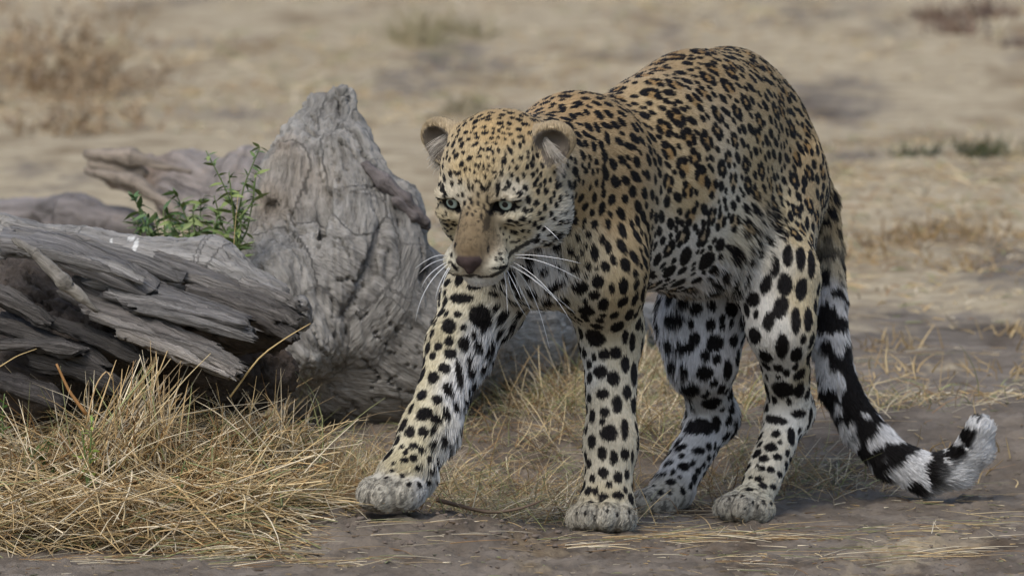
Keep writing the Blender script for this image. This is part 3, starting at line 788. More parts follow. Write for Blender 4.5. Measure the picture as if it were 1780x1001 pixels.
# head and neck
marks(730, 180, 5.889, [(655,245,60,44),(665,305,75,48),(585,355,60,48),(565,315,50,42),(565,420,85,38,-.6),(505,570,75,52,-.6),(465,675,35,60,.2),(515,680,30,50),(395,720,75,42,-.8),(330,825,46,70,-.4),(357,710,44,28,-.7),(445,505,45,40,-.5),
 (495,370,50,46),(470,300,46,70),(555,250,60,34,-.5),(750,262,45,40),(750,305,34,34),(808,280,34,60),(850,240,34,45),(820,205,85,42,-.2),(810,155,70,25),(912,210,65,50),(925,320,55,45),(905,265,50,30),(853,308,38,34),(680,410,40,46,.4),(735,355,56,28,-.2),
 (800,350,36,45),(868,368,34,45),(735,405,35,30,-.5),(780,415,35,30,-.4),(1012,268,75,40),(1015,170,80,45),(1030,345,90,36,-.1),(952,400,36,75,-.1),(1020,430,38,75,-.1),(915,480,46,125,-.5),(800,488,38,60),(750,510,24,80,.25),(725,470,25,70,.25),
 (690,475,24,75,.4),(653,480,25,45,.2),(620,465,24,50,.5),(595,510,25,45,.5),(700,555,28,55,.3),(755,585,38,60),(858,590,55,80),(950,595,36,42),(1030,560,45,60),(605,640,32,70,.2),(570,630,25,40),(645,665,24,80),(705,640,32,45),(690,685,26,36),
 (755,705,55,46),(835,715,48,74,.3),(765,755,28,50),(670,750,24,50),(930,740,50,60,-.3),(1000,790,42,78,-.3),(572,797,32,50),(608,800,22,55),(500,840,34,110,-.2),(410,810,45,80,.5),(540,860,24,60),(630,855,22,70),(655,880,22,50),(705,845,28,110,.2),
 (795,870,42,165,.05),(905,820,56,80,-.3),(880,870,90,44,-.5),(960,880,45,36),(915,660,30,34),(985,665,42,50),(555,705,22,50),(510,970,50,38,-.3),(600,940,34,50,-.4),(440,940,36,60,-.4),(690,970,36,60),(840,650,14,18),(870,500,16,26),(880,530,14,16),(590,560,40,24,-.6),(615,545,40,24,-.5),(520,300,40,26,-.3),(640,160,60,24,-.3),(700,170,70,40,-.1),(930,100,80,50),(940,150,60,40)],
 keep=lambda x, y: x < 908)
marks(860, 160, 5.005, [(280,655,40,55),(225,575,40,50),(285,575,30,40),(250,722,45,48),(330,720,50,45),(400,722,45,50),(483,770,48,55),(345,808,50,48),(378,868,50,55),(442,862,52,66),(512,888,34,64,-.3),(265,840,50,75,-.6),
 (285,940,60,90,-.5),(365,970,60,55),(483,948,38,65),(585,145,75,110),(505,110,60,70),(725,105,100,65),(795,180,60,90),(680,215,70,110,-.3),(905,200,70,130,-.5),(815,305,84,115,-.3),(890,310,56,120,-.2),(790,450,50,80,-.3),(860,475,60,110),
 (925,465,56,100,-.4),(975,400,56,140,-.2),(955,560,70,120),(880,610,75,56,.3),(960,700,66,160,-.3),(895,685,30,60),(690,810,60,90,.2),(885,790,35,80),(940,800,40,100),(865,920,50,100),(945,885,50,80),(665,940,60,90,.2),(830,830,36,60),
 (765,790,30,60),(820,640,40,70),(330,245,60,60),(385,310,60,40),(265,285,75,36,.2),(315,360,70,46,-.3),(250,438,34,48),(610,40,120,45),(790,60,90,40),(900,60,70,50),(400,180,90,36,-.1),(270,150,90,34,-.2),(210,180,60,40),(700,600,40,70),(760,640,30,60)],
 keep=lambda x, y: x > 904)
marks(860, 310, 5.005, [(265,280,55,60),(360,222,65,60),(435,255,46,75,-.2),(533,232,36,60),(245,355,64,46,.6),(190,383,64,40,.8),(385,300,40,50),(410,352,75,42,-.2),(487,310,36,60),(515,355,50,42),(380,430,50,50),(137,465,36,42),(183,470,42,52),
 (240,455,45,36,-.4),(155,408,28,28),(125,515,28,28),(102,540,36,24),(73,490,34,26),(30,500,26,26),(95,430,40,36),(48,440,26,26),(210,538,30,32,-.5),(165,555,85,20,-.15),(255,512,22,34),(290,460,34,34),(300,375,36,40),(105,627,42,30),(45,655,40,28),
 (50,697,48,34),(120,690,80,30,-.2),(72,725,22,24),(60,775,190,28,-.12),(5,700,28,36),(630,450,90,100,.4),(540,505,120,50,-.6),(690,300,66,64),(690,370,86,85),(450,570,90,36,-.5),(365,545,70,44,-.6),(370,620,90,34,-.4),
 (870,405,80,80),(810,490,60,60),(845,300,60,65),(930,265,66,130,.15),(865,170,46,100,.1),(948,138,50,75),(785,245,70,80,.2),(780,370,44,60),(770,420,40,60),(930,530,60,90),(725,515,56,70,.2),(655,625,65,70),(755,635,50,60),
 (865,640,80,140,-.2),(985,600,56,120,-.2),(790,580,40,40),(720,690,50,40),(690,785,90,100),(805,755,70,75),(960,765,90,90),(895,900,110,130),(740,940,150,110),(530,920,160,56,-.4),(885,785,45,45),(790,840,50,40),(420,800,90,46,-.6),
 (560,660,50,30,.4),(985,400,60,100),(550,770,80,46,.5),(620,855,40,40)])
marks(740, 310, 5.267, [(195,262,130,26,.6),(135,220,22,36),(215,385,36,34),(185,325,22,36),(260,398,36,24,-.3),(160,350,20,34),(235,462,36,28),(235,528,40,26),(205,630,30,76,-.4),(238,695,34,34),(270,612,22,52,.2),(570,640,24,74,.15),
 (250,790,120,20,.6),(170,230,30,26),(830,280,90,24,-.4),(300,160,20,30),(235,700,30,50,-.3),(280,830,70,16,.6),(220,570,30,20),(190,600,20,26)])
for q in ((815, 362, 5, 9), (828, 366, 5, 8), (842, 361, 5, 9), (822, 374, 4, 7), (836, 376, 4, 7), (849, 369, 5, 8), (808, 353, 6, 9), (846, 350, 6, 10), (820, 352, 6, 10), (833, 354, 6, 10), (812, 371, 4, 7), (829, 384, 4, 6)): mark(*q)
HAND = len(SPOTS)
_hc = np.array([s[0] for s in SPOTS]); _hr = np.array([s[2][:2].max() for s in SPOTS])
# elsewhere: spots and rosettes strewn over the coat
_L, _F, _T = body_fields(LV, LN)
TONE = []                                             # warm centres of the rosettes
_Z = np.zeros(len(LV))
def t_(k): return _T.get(k, _Z)
_pool = rng.permutation(len(LV))[:16000]
_tailw = t_('tail'); _skip = t_('tail') * (LV[:, 2] < P(1440, 430, .72)[2]) + t_('nose') + t_('muzzle') + t_('ear') + t_('earin') + t_('chin') > 0.5
acc_c = list(_hc); acc_r = list(_hr * 1.05)
_AC = np.zeros((4000, 3)); _AR = np.zeros(4000); _n = len(acc_c); _AC[:_n] = acc_c; _AR[:_n] = acc_r
_px = project(LV)
for i in _pool:
    if _skip[i]: continue
    p, n, fl = LV[i], LN[i], _F[i]
    tors = _T['torso'][i] + t_('belly')[i]
    leg = sum(t_(k)[i] for k in ('legf', 'legr', 'legh', 'legq', 'thigh'))
    pawn = sum(t_(k)[i] for k in ('pawf', 'pawr', 'pawh', 'pawq'))
    headn = t_('head')[i] + t_('ruff')[i]
    rear = sstep(1210, 1330, _px[i, 0]); top = sstep(0.50, 0.62, p[2])
    if pawn > .5: continue
    if headn > .5: r, kind = rng.uniform(4.5, 7.5), 's'
    elif p[2] < .30 and leg > .4: r, kind = rng.uniform(10, 15), 's'
    elif tors > .5 or t_('thigh')[i] > .5: r, kind = rng.uniform(17, 20.5) - 1.5 * rear + 1.0 * top, 'r' if rng.random() < (.86 - .34 * rear) else 's2'
    else: r, kind = rng.uniform(9.8, 13.2), 's'
    if kind == 's2': r *= .74
    r *= M
    d = np.linalg.norm(_AC[:_n] - p, axis=1)
    if (d < _AR[:_n] + r * (1.0 if kind != 'r' else .94)).any(): continue
    _AC[_n] = p; _AR[_n] = r; _n += 1
    if _n >= 3990: break
    v = np.cross(n, fl)
    if kind == 's':
        e = rng.uniform(.95, 1.45); SPOTS.append((p, np.stack([fl, v, n]), np.array([r * .98 * e, r * .98 / e ** .6, r]), 1.0))
    elif kind == 's2':
        e = rng.uniform(1.0, 1.5); SPOTS.append((p, np.stack([fl, v, n]), np.array([r * .88 * e, r * .80 / e ** .4, r]), 1.0))
    else:
        TONE.append((p, r * .95))
        nb = rng.integers(3, 6); a0 = rng.uniform(0, 6.28)
        for b in range(nb):
            if nb > 3 and b == 0 and rng.random() < .5: continue
            a = a0 + b * 6.283 / nb + rng.uniform(-.25, .25)
            q = p + (fl * math.cos(a) * 1.08 + v * math.sin(a)) * r * .66
            tdir = -fl * math.sin(a) + v * math.cos(a)
            SPOTS.append((q, np.stack([tdir, np.cross(n, tdir), n]), np.array([r * rng.uniform(.50, .68), r * rng.uniform(.38, .48), r * .85]), 1.0))
# small spots that fill the gaps
for i in rng.permutation(len(LV))[:14000]:
    if _skip[i] or _n >= 3990: continue
    if t_('head')[i] + t_('ruff')[i] + t_('bib')[i] > .4 or sum(t_(k)[i] for k in ('pawf', 'pawr', 'pawh', 'pawq')) > .4: continue
    r = rng.uniform(6, 9) * M
    if (np.linalg.norm(_AC[:_n] - LV[i], axis=1) < _AR[:_n] * 1.0 + r).any(): continue
    _AC[_n] = LV[i]; _AR[_n] = r; _n += 1
    e = rng.uniform(1, 1.5); SPOTS.append((LV[i], np.stack([_F[i], np.cross(LN[i], _F[i]), LN[i]]), np.array([r * e, r / e ** .6, r]), 1.0))
# tail arc length
_tp = np.array([P(*t[:3]) for t in TAILP]); _tl = np.concatenate([[0], np.cumsum(np.linalg.norm(np.diff(_tp, axis=0), axis=1))])
def tail_s(p):
    best = np.full(len(p), 1e9); s = np.zeros(len(p))
    for a, b, l in zip(_tp[:-1], _tp[1:], _tl):
        ba = b - a; t = np.clip((p - a) @ ba / (ba @ ba), 0, 1)
        d = np.linalg.norm(p - a - t[:, None] * ba, axis=1)
        m = d < best; best[m] = d[m]; s[m] = l + t[m] * np.linalg.norm(ba)
    return s
DARK = srgb(22, 19, 18)
def paint(p, n, L, T, col):
    """coat colour at points p: ground colour, rosette tone, markings; and the fur length there"""
    zero = np.zeros(len(p)); g = lambda k: T.get(k, zero)
    col = col.copy()
    wob = fbm(p * 95, 2, 3); wob2 = fbm(p * 260, 2, 9)
    col = col * (1 + 0.10 * fbm(p * 30, 3, 5) + 0.10 * wob2)[:, None]
    bk = Buckets(p)
    k = np.zeros(len(p)); tone = np.zeros(len(p))
    for c, r in TONE:
        ii = bk.box(c, r * 1.2)
        if not len(ii): continue
        d = np.linalg.norm(p[ii] - c, axis=1) / r
        tone[ii] = np.maximum(tone[ii], 1 - sstep(.55, 1.1, d))
    col = col * (1 - tone[:, None] * (1 - np.array([.78, .66, .50])))
    for c, A, R, s in SPOTS:
        m = R.max() * 1.25
        ii = bk.box(c, m)
        if not len(ii): continue
        o = p[ii] - c
        d = np.sqrt((((o @ A.T) / R) ** 2).sum(1)) + min(.22, .02 + R[0] * 11) * wob[ii] + .05 * wob2[ii]
        k[ii] = np.maximum(k[ii], s * (1 - sstep(.88, 1.06, d)))
    # tail rings
    tw = g('tail')
    ti = np.nonzero(tw > .3)[0]
    if len(ti):
        s = tail_s(p[ti]); Lt = _tl[-1]
        side = ((p[ti] - P(1448, 500, .7)) @ np.array([1., 0, 0]))
        ph = s / 0.049 * 6.283 + 4.5 * fbm(p[ti] * 20, 2, 21)
        up_ = 1 - sstep(.45, .80, s / Lt)
        d = sstep(-.40, .05, (1 - .92 * up_) * np.sin(ph) + (1.8 + 1.3 * up_) * fbm(p[ti] * 48, 2, 22) + .06 + .14 * up_)
        under = LN_dot(n[ti])
        d = d * (1 - sstep(.25, .75, under) * sstep(.25, .5, s / Lt) * .75)
        d = d * (1 - sstep(Lt - .10, Lt - .06, s) * sstep(-.45, .05, n[ti, 0] - .1 * n[ti, 2]))
        fade = sstep(.10, .17, s)
        k[ti] = np.maximum(k[ti] * (1 - tw[ti] * fade), d * fade * tw[ti])
    # face: dark rims and lines, nose leather
    loc = (p - HO) @ HR.T
    hd = g('head') + g('muzzle') + g('chin') + g('nose') + g('ruff')
    bare = g('nose') > .5
    for s in (1, -1):
        x = (loc[:, 0] - s * .0378) * s; z = loc[:, 2] + x * .0 - .0005
        zz = z - .12 * x
        rim = ((x - .0008) / .0178) ** 2 + (zz / .0110) ** 2
        near = (loc[:, 1] > -.03) & (hd > .5)
        e = near & (rim < 1.05)
        bare |= e & (rim < .95); k[e] = 1
        # tear line from the inner corner down beside the bridge
        tl = near & (np.abs(x + .0178 + (z + .010) * .10) < .0024 + .001 * wob) & (z < .002) & (z > -.019)
        k[tl] = np.maximum(k[tl], .75)
        # outer corner stroke
        oc = near & (np.abs(zz - .006 + (x - .02) * .25) < .0028) & (x > .014) & (x < .025)
        k[oc] = 1
    # fine dark ticking on the bridge
    br = g('muzzle') * sstep(.0, .45, fbm(p * np.array([420, 420, 240]), 2, 33))
    k = np.maximum(k, .42 * br)
    # lips
    lip = (hd > .5) & (loc[:, 1] > -.025) & (np.abs(loc[:, 2] + .0845 - .010 * np.clip((np.abs(loc[:, 0]) - .012) / .03, 0, 1.6)) < .0042 + .001 * wob) & (np.abs(loc[:, 0]) > .002)
    k[lip] = np.maximum(k[lip], .92)
    ph = (hd > .5) & (np.abs(loc[:, 0]) < .0016) & (loc[:, 2] < -.066) & (loc[:, 2] > -.086) & (loc[:, 1] > .02)
    k[ph] = .85
    # ears: pale rim, dark root and black back
    ea = g('ear') + g('earin')
    for s in (1, -1):
        ce = np.array([s * .082, -.100, .047]); q = loc - ce
        m = (ea > .5) & (loc[:, 0] * s > 0)
        rad = np.sqrt((q[:, 0] / .0325) ** 2 + (q[:, 2] / .030) ** 2)
        inner = m & (q[:, 1] > -.012 + .02 * 0)
        cin = np.where((rad > .86)[:, None], srgb(170, 152, 122), srgb(104, 95, 84))
        col[inner] = cin[inner]
        back = m & ~inner
        col[back] = srgb(60, 52, 48)
        k[m] *= .0
    k = np.clip(k, 0, 1)
    pw = sum(g(t) for t in ('pawf', 'pawr', 'pawh', 'pawq'))
    grz = pw * sstep(.05, .35, fbm(p * np.array([300, 260, 110]), 2, 31))
    k = np.maximum(k, grz * .6)
    for tg, toes in TOE_SETS:
        ii = np.nonzero(g(tg) > .35)[0]
        if not len(ii): continue
        ds = np.sort(np.stack([pr.d(p[ii]) for pr in toes], 1), 1)
        gap = (1 - sstep(.0008, .0028, ds[:, 1] - ds[:, 0])) * (ds[:, 0] < .008)
        k[ii] = np.maximum(k[ii], .6 * gap)
    dark = DARK * (1 + .35 * wob2)[:, None]
    col = col * (1 - k[:, None]) + dark * k[:, None]
    nl = srgb(70, 58, 55)
    nz = (g('nose') > .5)
    col[nz] = nl * (1 + .15 * wob2[nz])[:, None]
    col[bare & ~nz] = srgb(22, 18, 17)
    return np.clip(col, .003, .9), np.where(bare, 0, L)
def LN_dot(n): return -n[:, 2] * .6 + .5 * n[:, 0]

# ---- skin
lcoat = coat(LV)
lcol, llen = paint(LV, LN, _L, _T, lcoat)
leo = empty('leopard')
tag(leo, 'spotted leopard stepping forward beside the fallen grey logs, head lowered', 'leopard')
m_skin = mat_attr('leopard_skin', 'col', rough=.75, spec=.15)
body = new_mesh('body', LV, LQ, m_skin, leo)
attr(body, 'col', lcol)

# ---- fur
def sample_surface(n, dens):
    tri = np.concatenate([LQ[:, [0, 1, 2]], LQ[:, [0, 2, 3]]])
    a, b, c = LV[tri[:, 0]], LV[tri[:, 1]], LV[tri[:, 2]]
    ar = np.linalg.norm(np.cross(b - a, c - a), axis=1) * dens[tri].mean(1)
    f = rng.choice(len(tri), n, p=ar / ar.sum())
    u = rng.random((n, 2)); fl = u.sum(1) > 1; u[fl] = 1 - u[fl]
    w = np.stack([1 - u.sum(1), u[:, 0], u[:, 1]], 1)
    T = tri[f]
    ip = lambda A: (A[T] * (w[..., None] if A.ndim > 1 else w)).sum(1)
    return ip(LV), nrm(ip(LN)), ip(_L), nrm(ip(_F)), {k_: ip(v) for k_, v in _T.items()}, ip(lcoat)
def hair_object(name, pts, rad, col, mat, parent):
    n, k, _ = pts.shape
    cd = bpy.data.hair_curves.new(name)
    cd.add_curves([k] * n)
    cd.attributes['position'].data.foreach_set('vector', pts.astype(np.float32).ravel()) if 'position' in cd.attributes else cd.points.foreach_set('position', pts.astype(np.float32).ravel())
    r = cd.attributes.get('radius') or cd.attributes.new('radius', 'FLOAT', 'POINT')
    r.data.foreach_set('value', rad.astype(np.float32).ravel())
    a = cd.attributes.new('col', 'FLOAT_COLOR', 'CURVE')
    a.data.foreach_set('color', np.concatenate([col, np.ones((n, 1))], 1).astype(np.float32).ravel())
    o = bpy.data.objects.new(name, cd)
    sc.collection.objects.link(o)
    cd.materials.append(mat); o.parent = parent
    return o
NH = 400000
dens = np.clip(.013 / np.maximum(llen, .004), .75, 2.6); dens[llen < .001] = 0
HP_, HN_, hlen, hflow, hT, hcoat = sample_surface(NH, dens)
n_ = len(HP_)
# longer fringe on the inner side of the reaching leg, the belly and the throat
fr = hT.get('legr', 0) * sstep(.2, .8, HN_ @ np.array([.8, -.2, .1])) + .6 * hT.get('legq', 0) * sstep(.2, .8, -HN_[:, 0])
soft = np.clip(sum(hT.get(k_, 0) for k_ in ('belly', 'tail')) + .35 * (hT.get('bib', 0) + hT.get('ruff', 0)) + fr, 0, 1)
hl = hlen * (1 + .9 * fr) * rng.uniform(.65, 1.2, n_)
clump = np.stack([fbm(HP_ * 55, 2, s) for s in (41, 42, 43)], 1)
d = hflow + (.10 + .26 * soft)[:, None] * clump + rng.normal(0, .08, (n_, 3))
d = nrm(d - (d * HN_).sum(1, keepdims=True) * HN_)
lift = .24 + .30 * soft + rng.normal(0, .06, n_) + .08 * clump[:, 0]
hcol, hl2 = paint(HP_ + d * (hl * (.55 - .25 * soft))[:, None], HN_, hlen, hT, hcoat)
hlen = np.where(hl2 > 0, hl, 0)
ok = hlen > .0015
HP_, HN_, hcol, hlen, d, lift, soft = HP_[ok], HN_[ok], hcol[ok], hlen[ok], d[ok], lift[ok], soft[ok]
n_ = len(HP_)
t = np.array([0, .35, .7, 1.0])
pts = np.empty((n_, 4, 3))
for j, tj in enumerate(t):
    up = lift * tj * (1 - .35 * tj)
    pts[:, j] = HP_ + (d * (tj * .93) + HN_ * up[:, None]) * hlen[:, None] + np.array([0, 0, -1.]) * (soft * tj ** 2 * .22 * hlen)[:, None]
pts -= (HN_ * .0008)[:, None, :]
wd = np.where(hlen < .006, .00030, .00042)
rad = wd[:, None] * np.array([1.0, .95, .75, .15])
hcol = np.clip(hcol * rng.normal(1, np.where(hlen < .008, .20, .13), n_)[:, None], .004, .95)
m_fur, nt, b = material('leopard_fur')
a_ = nt.nodes.new('ShaderNodeAttribute'); a_.attribute_name = 'col'
nt.links.new(a_.outputs['Color'], b.inputs['Base Color'])
b.inputs['Roughness'].default_value = .55; b.inputs['Specular IOR Level'].default_value = .15
fur = hair_object('fur', pts, rad, hcol, m_fur, leo)
fur['kind'] = 'stuff'

# ---- long pale hairs inside the ears
eh_p, eh_c = [], []
for s in (1, -1):
    for q in range(620):
        a, r = rng.uniform(0, 6.28), rng.uniform(.1, 1.0)
        root = np.array([s * (.083 + .010) - s * .020 + .010 * math.cos(a) * r, -.094, .047 - .009 + .020 * r * math.sin(a)])
        dirn = nrm(np.array([s * rng.uniform(.5, 1.0), rng.uniform(.25, .6), -rng.uniform(.1, .9)]))
        L_ = rng.uniform(.012, .034)
        c = [H(*(root + dirn * L_ * tt + np.array([0, 0, -.25 * L_ * tt ** 2]) + np.array([0, .35 * L_ * tt * (1 - tt), 0]))) for tt in t]
        eh_p.append(c); eh_c.append(srgb(222, 212, 196) * rng.uniform(.35, 1))
ef = hair_object('ear_fur', np.array(eh_p), np.tile(np.array([.0003, .00028, .0002, .00006]), (len(eh_p), 1)), np.array(eh_c), m_fur, leo)
ef['kind'] = 'stuff'

# ---- eyes
m_eye = mat_attr('leopard_eye', 'col', rough=.04, spec=.8)
for s in (1, -1):
    V, F = uv_sphere(.0168)
    gaze = nrm(HF * .96 + HL * (s * .16 - .08) + HU * .10)
    R = axes(gaze); c = H(s * .0378, -.0085, .0)
    th = np.arccos(np.clip(V[:, 2] / .0168, -1, 1)); ph = np.arctan2(V[:, 1], V[:, 0])
    streak = 1 + .10 * np.sin(ph * 23) + .08 * np.sin(ph * 41 + 1)
    iris = srgb(172, 188, 178)[None] * (streak * (1 - .45 * sstep(.44, .60, th)))[:, None]
    iris = iris * (1 - sstep(.12, .28, th)[::1, None] * -.0)
    col = np.where((th < .26)[:, None], srgb(10, 10, 10), np.where((th < .62)[:, None], iris, srgb(26, 20, 16)))
    W = c + V[:, [2]] * R[0] + V[:, [0]] * R[1] + V[:, [1]] * R[2]
    e = new_mesh('eye', W, F, m_eye, leo)
    attr(e, 'col', col)

# ---- whiskers
m_wh = mat_flat('whisker_white', srgb(232, 232, 230), .35, .5)
WH = [  # root, middle, tip in the photo
 ((776, 434), (735, 426), (684, 432)), ((774, 440), (740, 440), (705, 448)), ((776, 450), (750, 458), (728, 476)), ((778, 455), (748, 476), (733, 500)),
 ((780, 458), (742, 500), (722, 558)), ((782, 462), (765, 492), (757, 520)), ((784, 464), (772, 486), (768, 512)), ((779, 446), (755, 446), (722, 466)),
 ((892, 443), (950, 446), (1010, 458)), ((892, 448), (945, 456), (1012, 488)), ((890, 455), (945, 495), (993, 560)), ((890, 458), (935, 490), (1000, 545)), ((888, 462), (925, 510), (955, 605)),
 ((886, 464), (906, 505), (925, 545)), ((882, 470), (892, 510), (916, 552)), ((876, 472), (880, 500), (882, 546)), ((884, 460), (930, 488), (975, 530)), ((945, 392), (960, 405), (972, 418)), ((880, 468), (896, 498), (906, 520))]
for a, b_, c in WH:
    r = hit(*a)
    if r is None: continue
    y0 = r[0][1]
    yb = y0 - .015 if a[0] > 830 else y0 - .008
    p0, p2 = np.array(a, float), np.array(c, float); p1 = 2 * np.array(b_, float) - .5 * (p0 + p2)
    line = [P(*((1 - tt) ** 2 * p0 + 2 * tt * (1 - tt) * p1 + tt * tt * p2), (1 - tt) ** 2 * (y0 + .004) + 2 * tt * (1 - tt) * (y0 - .03) + tt * tt * (y0 - .02)) for tt in np.linspace(0, 1, 10)]
    V, F = tube(line, .00060, .00020)
    new_mesh('whisker', V, F, m_wh, leo)
# ------------------------------------------------------------------ dry grass and straw
def stalk_mesh(P0, Dr, Ln, Wd, bend, droop, col, segs=4):
    """many thin three-sided stems in one mesh; every stem is its own bent tube"""
    n = len(P0)
    ref = np.where(np.abs(Dr[:, 2:3]) < .9, np.array([[0, 0, 1.]]), np.array([[1., 0, 0]]))
    S = nrm(np.cross(Dr, ref)); U = np.cross(S, Dr)
    t = np.linspace(0, 1, segs + 1)
    C = P0[:, None] + Dr[:, None] * (t[None, :, None] * Ln[:, None, None]) + S[:, None] * ((bend * Ln)[:, None] * (t ** 2)[None])[..., None] \
        - np.array([0, 0, 1.]) * ((droop * Ln)[:, None] * (t ** 2)[None])[..., None]
    a = np.arange(3) * 2.0944
    wd = Wd[:, None] * (1 - .65 * t[None] ** 2)
    V = C[:, :, None] + (S[:, None, None] * np.cos(a)[None, None, :, None] + U[:, None, None] * np.sin(a)[None, None, :, None] * .6) * wd[:, :, None, None]
    V = V.reshape(-1, 3)
    k = 3 * (segs + 1)
    base = np.arange(n)[:, None] * k
    q = []
    for i in range(segs):
        for j in range(3):
            q.append([i * 3 + j, i * 3 + (j + 1) % 3, (i + 1) * 3 + (j + 1) % 3, (i + 1) * 3 + j])
    Q = (base[:, None] + np.array(q)[None].reshape(1, -1, 4)).reshape(-1, 4)
    return V, Q, np.repeat(col, k, 0)
STRAW = np.array([srgb(206, 184, 140), srgb(192, 164, 116), srgb(170, 144, 102), srgb(148, 128, 98), srgb(218, 202, 170), srgb(140, 108, 70), srgb(168, 156, 132), srgb(136, 138, 92)])
def straw_col(n, wts=None):
    i = rng.choice(len(STRAW), n, p=wts); return STRAW[i] * rng.uniform(.80, 1.40, (n, 1))
m_straw = mat_attr('dry_straw', 'col', rough=.6, spec=.3)
def make_stuff(name, label, cat, parts, mat=None):
    V, Q, C, o = [], [], [], 0
    for v, q, c in parts: V.append(v); Q.append(q + o); C.append(c); o += len(v)
    ob_ = new_mesh(name, np.concatenate(V), np.concatenate(Q), mat or m_straw)
    attr(ob_, 'col', np.concatenate(C)); tag(ob_, label, cat, kind='stuff')
    return ob_
def rand_dir(n, az=None, spread=math.pi, el=(0, .25)):
    a = rng.uniform(-spread, spread, n) + (0 if az is None else az); e = rng.uniform(el[0], el[1], n)
    return np.stack([np.cos(a) * np.cos(e), np.sin(a) * np.cos(e), np.sin(e)], 1)
def on_ground(x, y, up=0.0):
    return np.stack([x, y, ground_h(x, y) + up], 1)
# -- heap of straw below the splintered log
parts = []
n = 6500
x = rng.normal(-.52, .26, n); y = rng.uniform(-.42, .30, n)
edge = -.36 + .10 * np.sin(x * 9 + 1) + .10 * sstep(-.25, -.12, x)
keep = ~((x > -.30) & (y < -.10 - .1 * rng.random(n))) & (x < -.13 - .10 * rng.random(n)) & (y > edge) & (x > -1.1)
x, y = x[keep], y[keep]; n = len(x)
thick = .060 * sstep(0, .22, y - (-.36)) * np.clip(1 - ((x + .55) / .55) ** 2, .25, 1)
p0 = on_ground(x, y, rng.random(n) * thick)
ln = rng.uniform(.05, .20, n)
az = rng.choice([-.4, 2.8, -1.2, 1.2], n)
dr = nrm(rand_dir(n, az, 1.1, (-.12, .38)))
p0 = p0 - dr * (ln * .4)[:, None]; p0[:, 2] = np.maximum(p0[:, 2], ground_h(p0[:, 0], p0[:, 1]) + .002)
parts.append(stalk_mesh(p0, dr, ln, rng.uniform(.0007, .0019, n), rng.normal(0, .22, n), rng.uniform(-.05, .35, n), straw_col(n)))
def tuft(px, py, y, n, lean, spread, lmin, lmax, wd=(.0008, .0018), rad=.035, droop=(.05, .95), wts=None, el=(.25, 1.3)):
    c = P(px, py, y)
    p0 = c + rng.normal(0, rad, (n, 3)) * np.array([1, 1, .3])
    p0[:, 2] = np.minimum(p0[:, 2], np.maximum(ground_h(p0[:, 0], p0[:, 1]) + .03, c[2] - .02))
    dr = nrm(rand_dir(n, None, math.pi, el) + np.array(lean))
    return stalk_mesh(p0, dr, rng.uniform(lmin, lmax, n), rng.uniform(*wd, n), rng.normal(0, .40, n), rng.uniform(*droop, n), straw_col(n, wts), 5)
n = 1300                                                                   # long loose stems thrown across the heap
x = rng.uniform(-.80, -.32, n); y = rng.uniform(-.30, .12, n); zz = ground_h(x, y) + rng.uniform(.03, .09, n) * np.clip(1.2 - ((x + .5) / .42) ** 2, .2, 1)
dr = rand_dir(n, None, math.pi, (-.35, .75)); ln = rng.uniform(.10, .26, n)
parts.append(stalk_mesh(np.stack([x, y, zz], 1) - dr * (ln * .5)[:, None], dr, ln, rng.uniform(.0008, .0023, n), rng.normal(0, .3, n), rng.uniform(-.2, .5, n), straw_col(n, np.array([.28, .22, .12, .06, .22, .06, .02, .02])), 6))
parts.append(tuft(205, 780, -.08, 170, (.45, 0, .5), 1, .08, .20, wd=(.001, .0024)))
for q in range(70):                                                        # a sheaf leaning against the log
    c0 = P(rng.uniform(130, 300), rng.uniform(760, 830), -.10); c1 = P(rng.normal(262, 26), rng.uniform(595, 690), rng.uniform(-.06, -.02))
    L_ = np.linalg.norm(c1 - c0); parts.append(stalk_mesh(c0[None], nrm(c1 - c0)[None], np.array([L_]), np.array([rng.uniform(.0010, .0024)]), rng.normal(0, .12, 1), rng.uniform(-.05, .12, 1), straw_col(1), 6))
parts.append(tuft(255, 740, -.06, 90, (.25, -.1, .7), 1, .06, .14))
parts.append(tuft(330, 800, -.06, 130, (.3, 0, .2), 1, .06, .16))
parts.append(tuft(435, 740, .04, 120, (.15, 0, .6), 1, .06, .13))
parts.append(tuft(490, 770, .06, 160, (.3, 0, .2), 1, .06, .17))
parts.append(tuft(600, 830, .02, 170, (.35, -.1, .2), 1, .05, .13, wd=(.0004, .0009)))
parts.append(tuft(530, 860, -.08, 200, (.2, -.2, .0), 1, .05, .13, wd=(.0004, .0009)))
parts.append(tuft(640, 800, .05, 150, (.25, 0, .4), 1, .04, .10, wd=(.0004, .0008)))
parts.append(tuft(120, 770, -.05, 110, (.1, 0, .2), 1, .06, .16))
parts.append(tuft(40, 800, -.06, 120, (-.1, -.1, .2), 1, .06, .16))
parts.append(tuft(380, 880, -.16, 160, (.2, -.2, 0), 1, .05, .14))
parts.append(tuft(230, 900, -.2, 160, (.1, -.2, 0), 1, .05, .14))
make_stuff('straw_heap', 'heap of dry yellow straw under the splintered log', 'straw', parts)
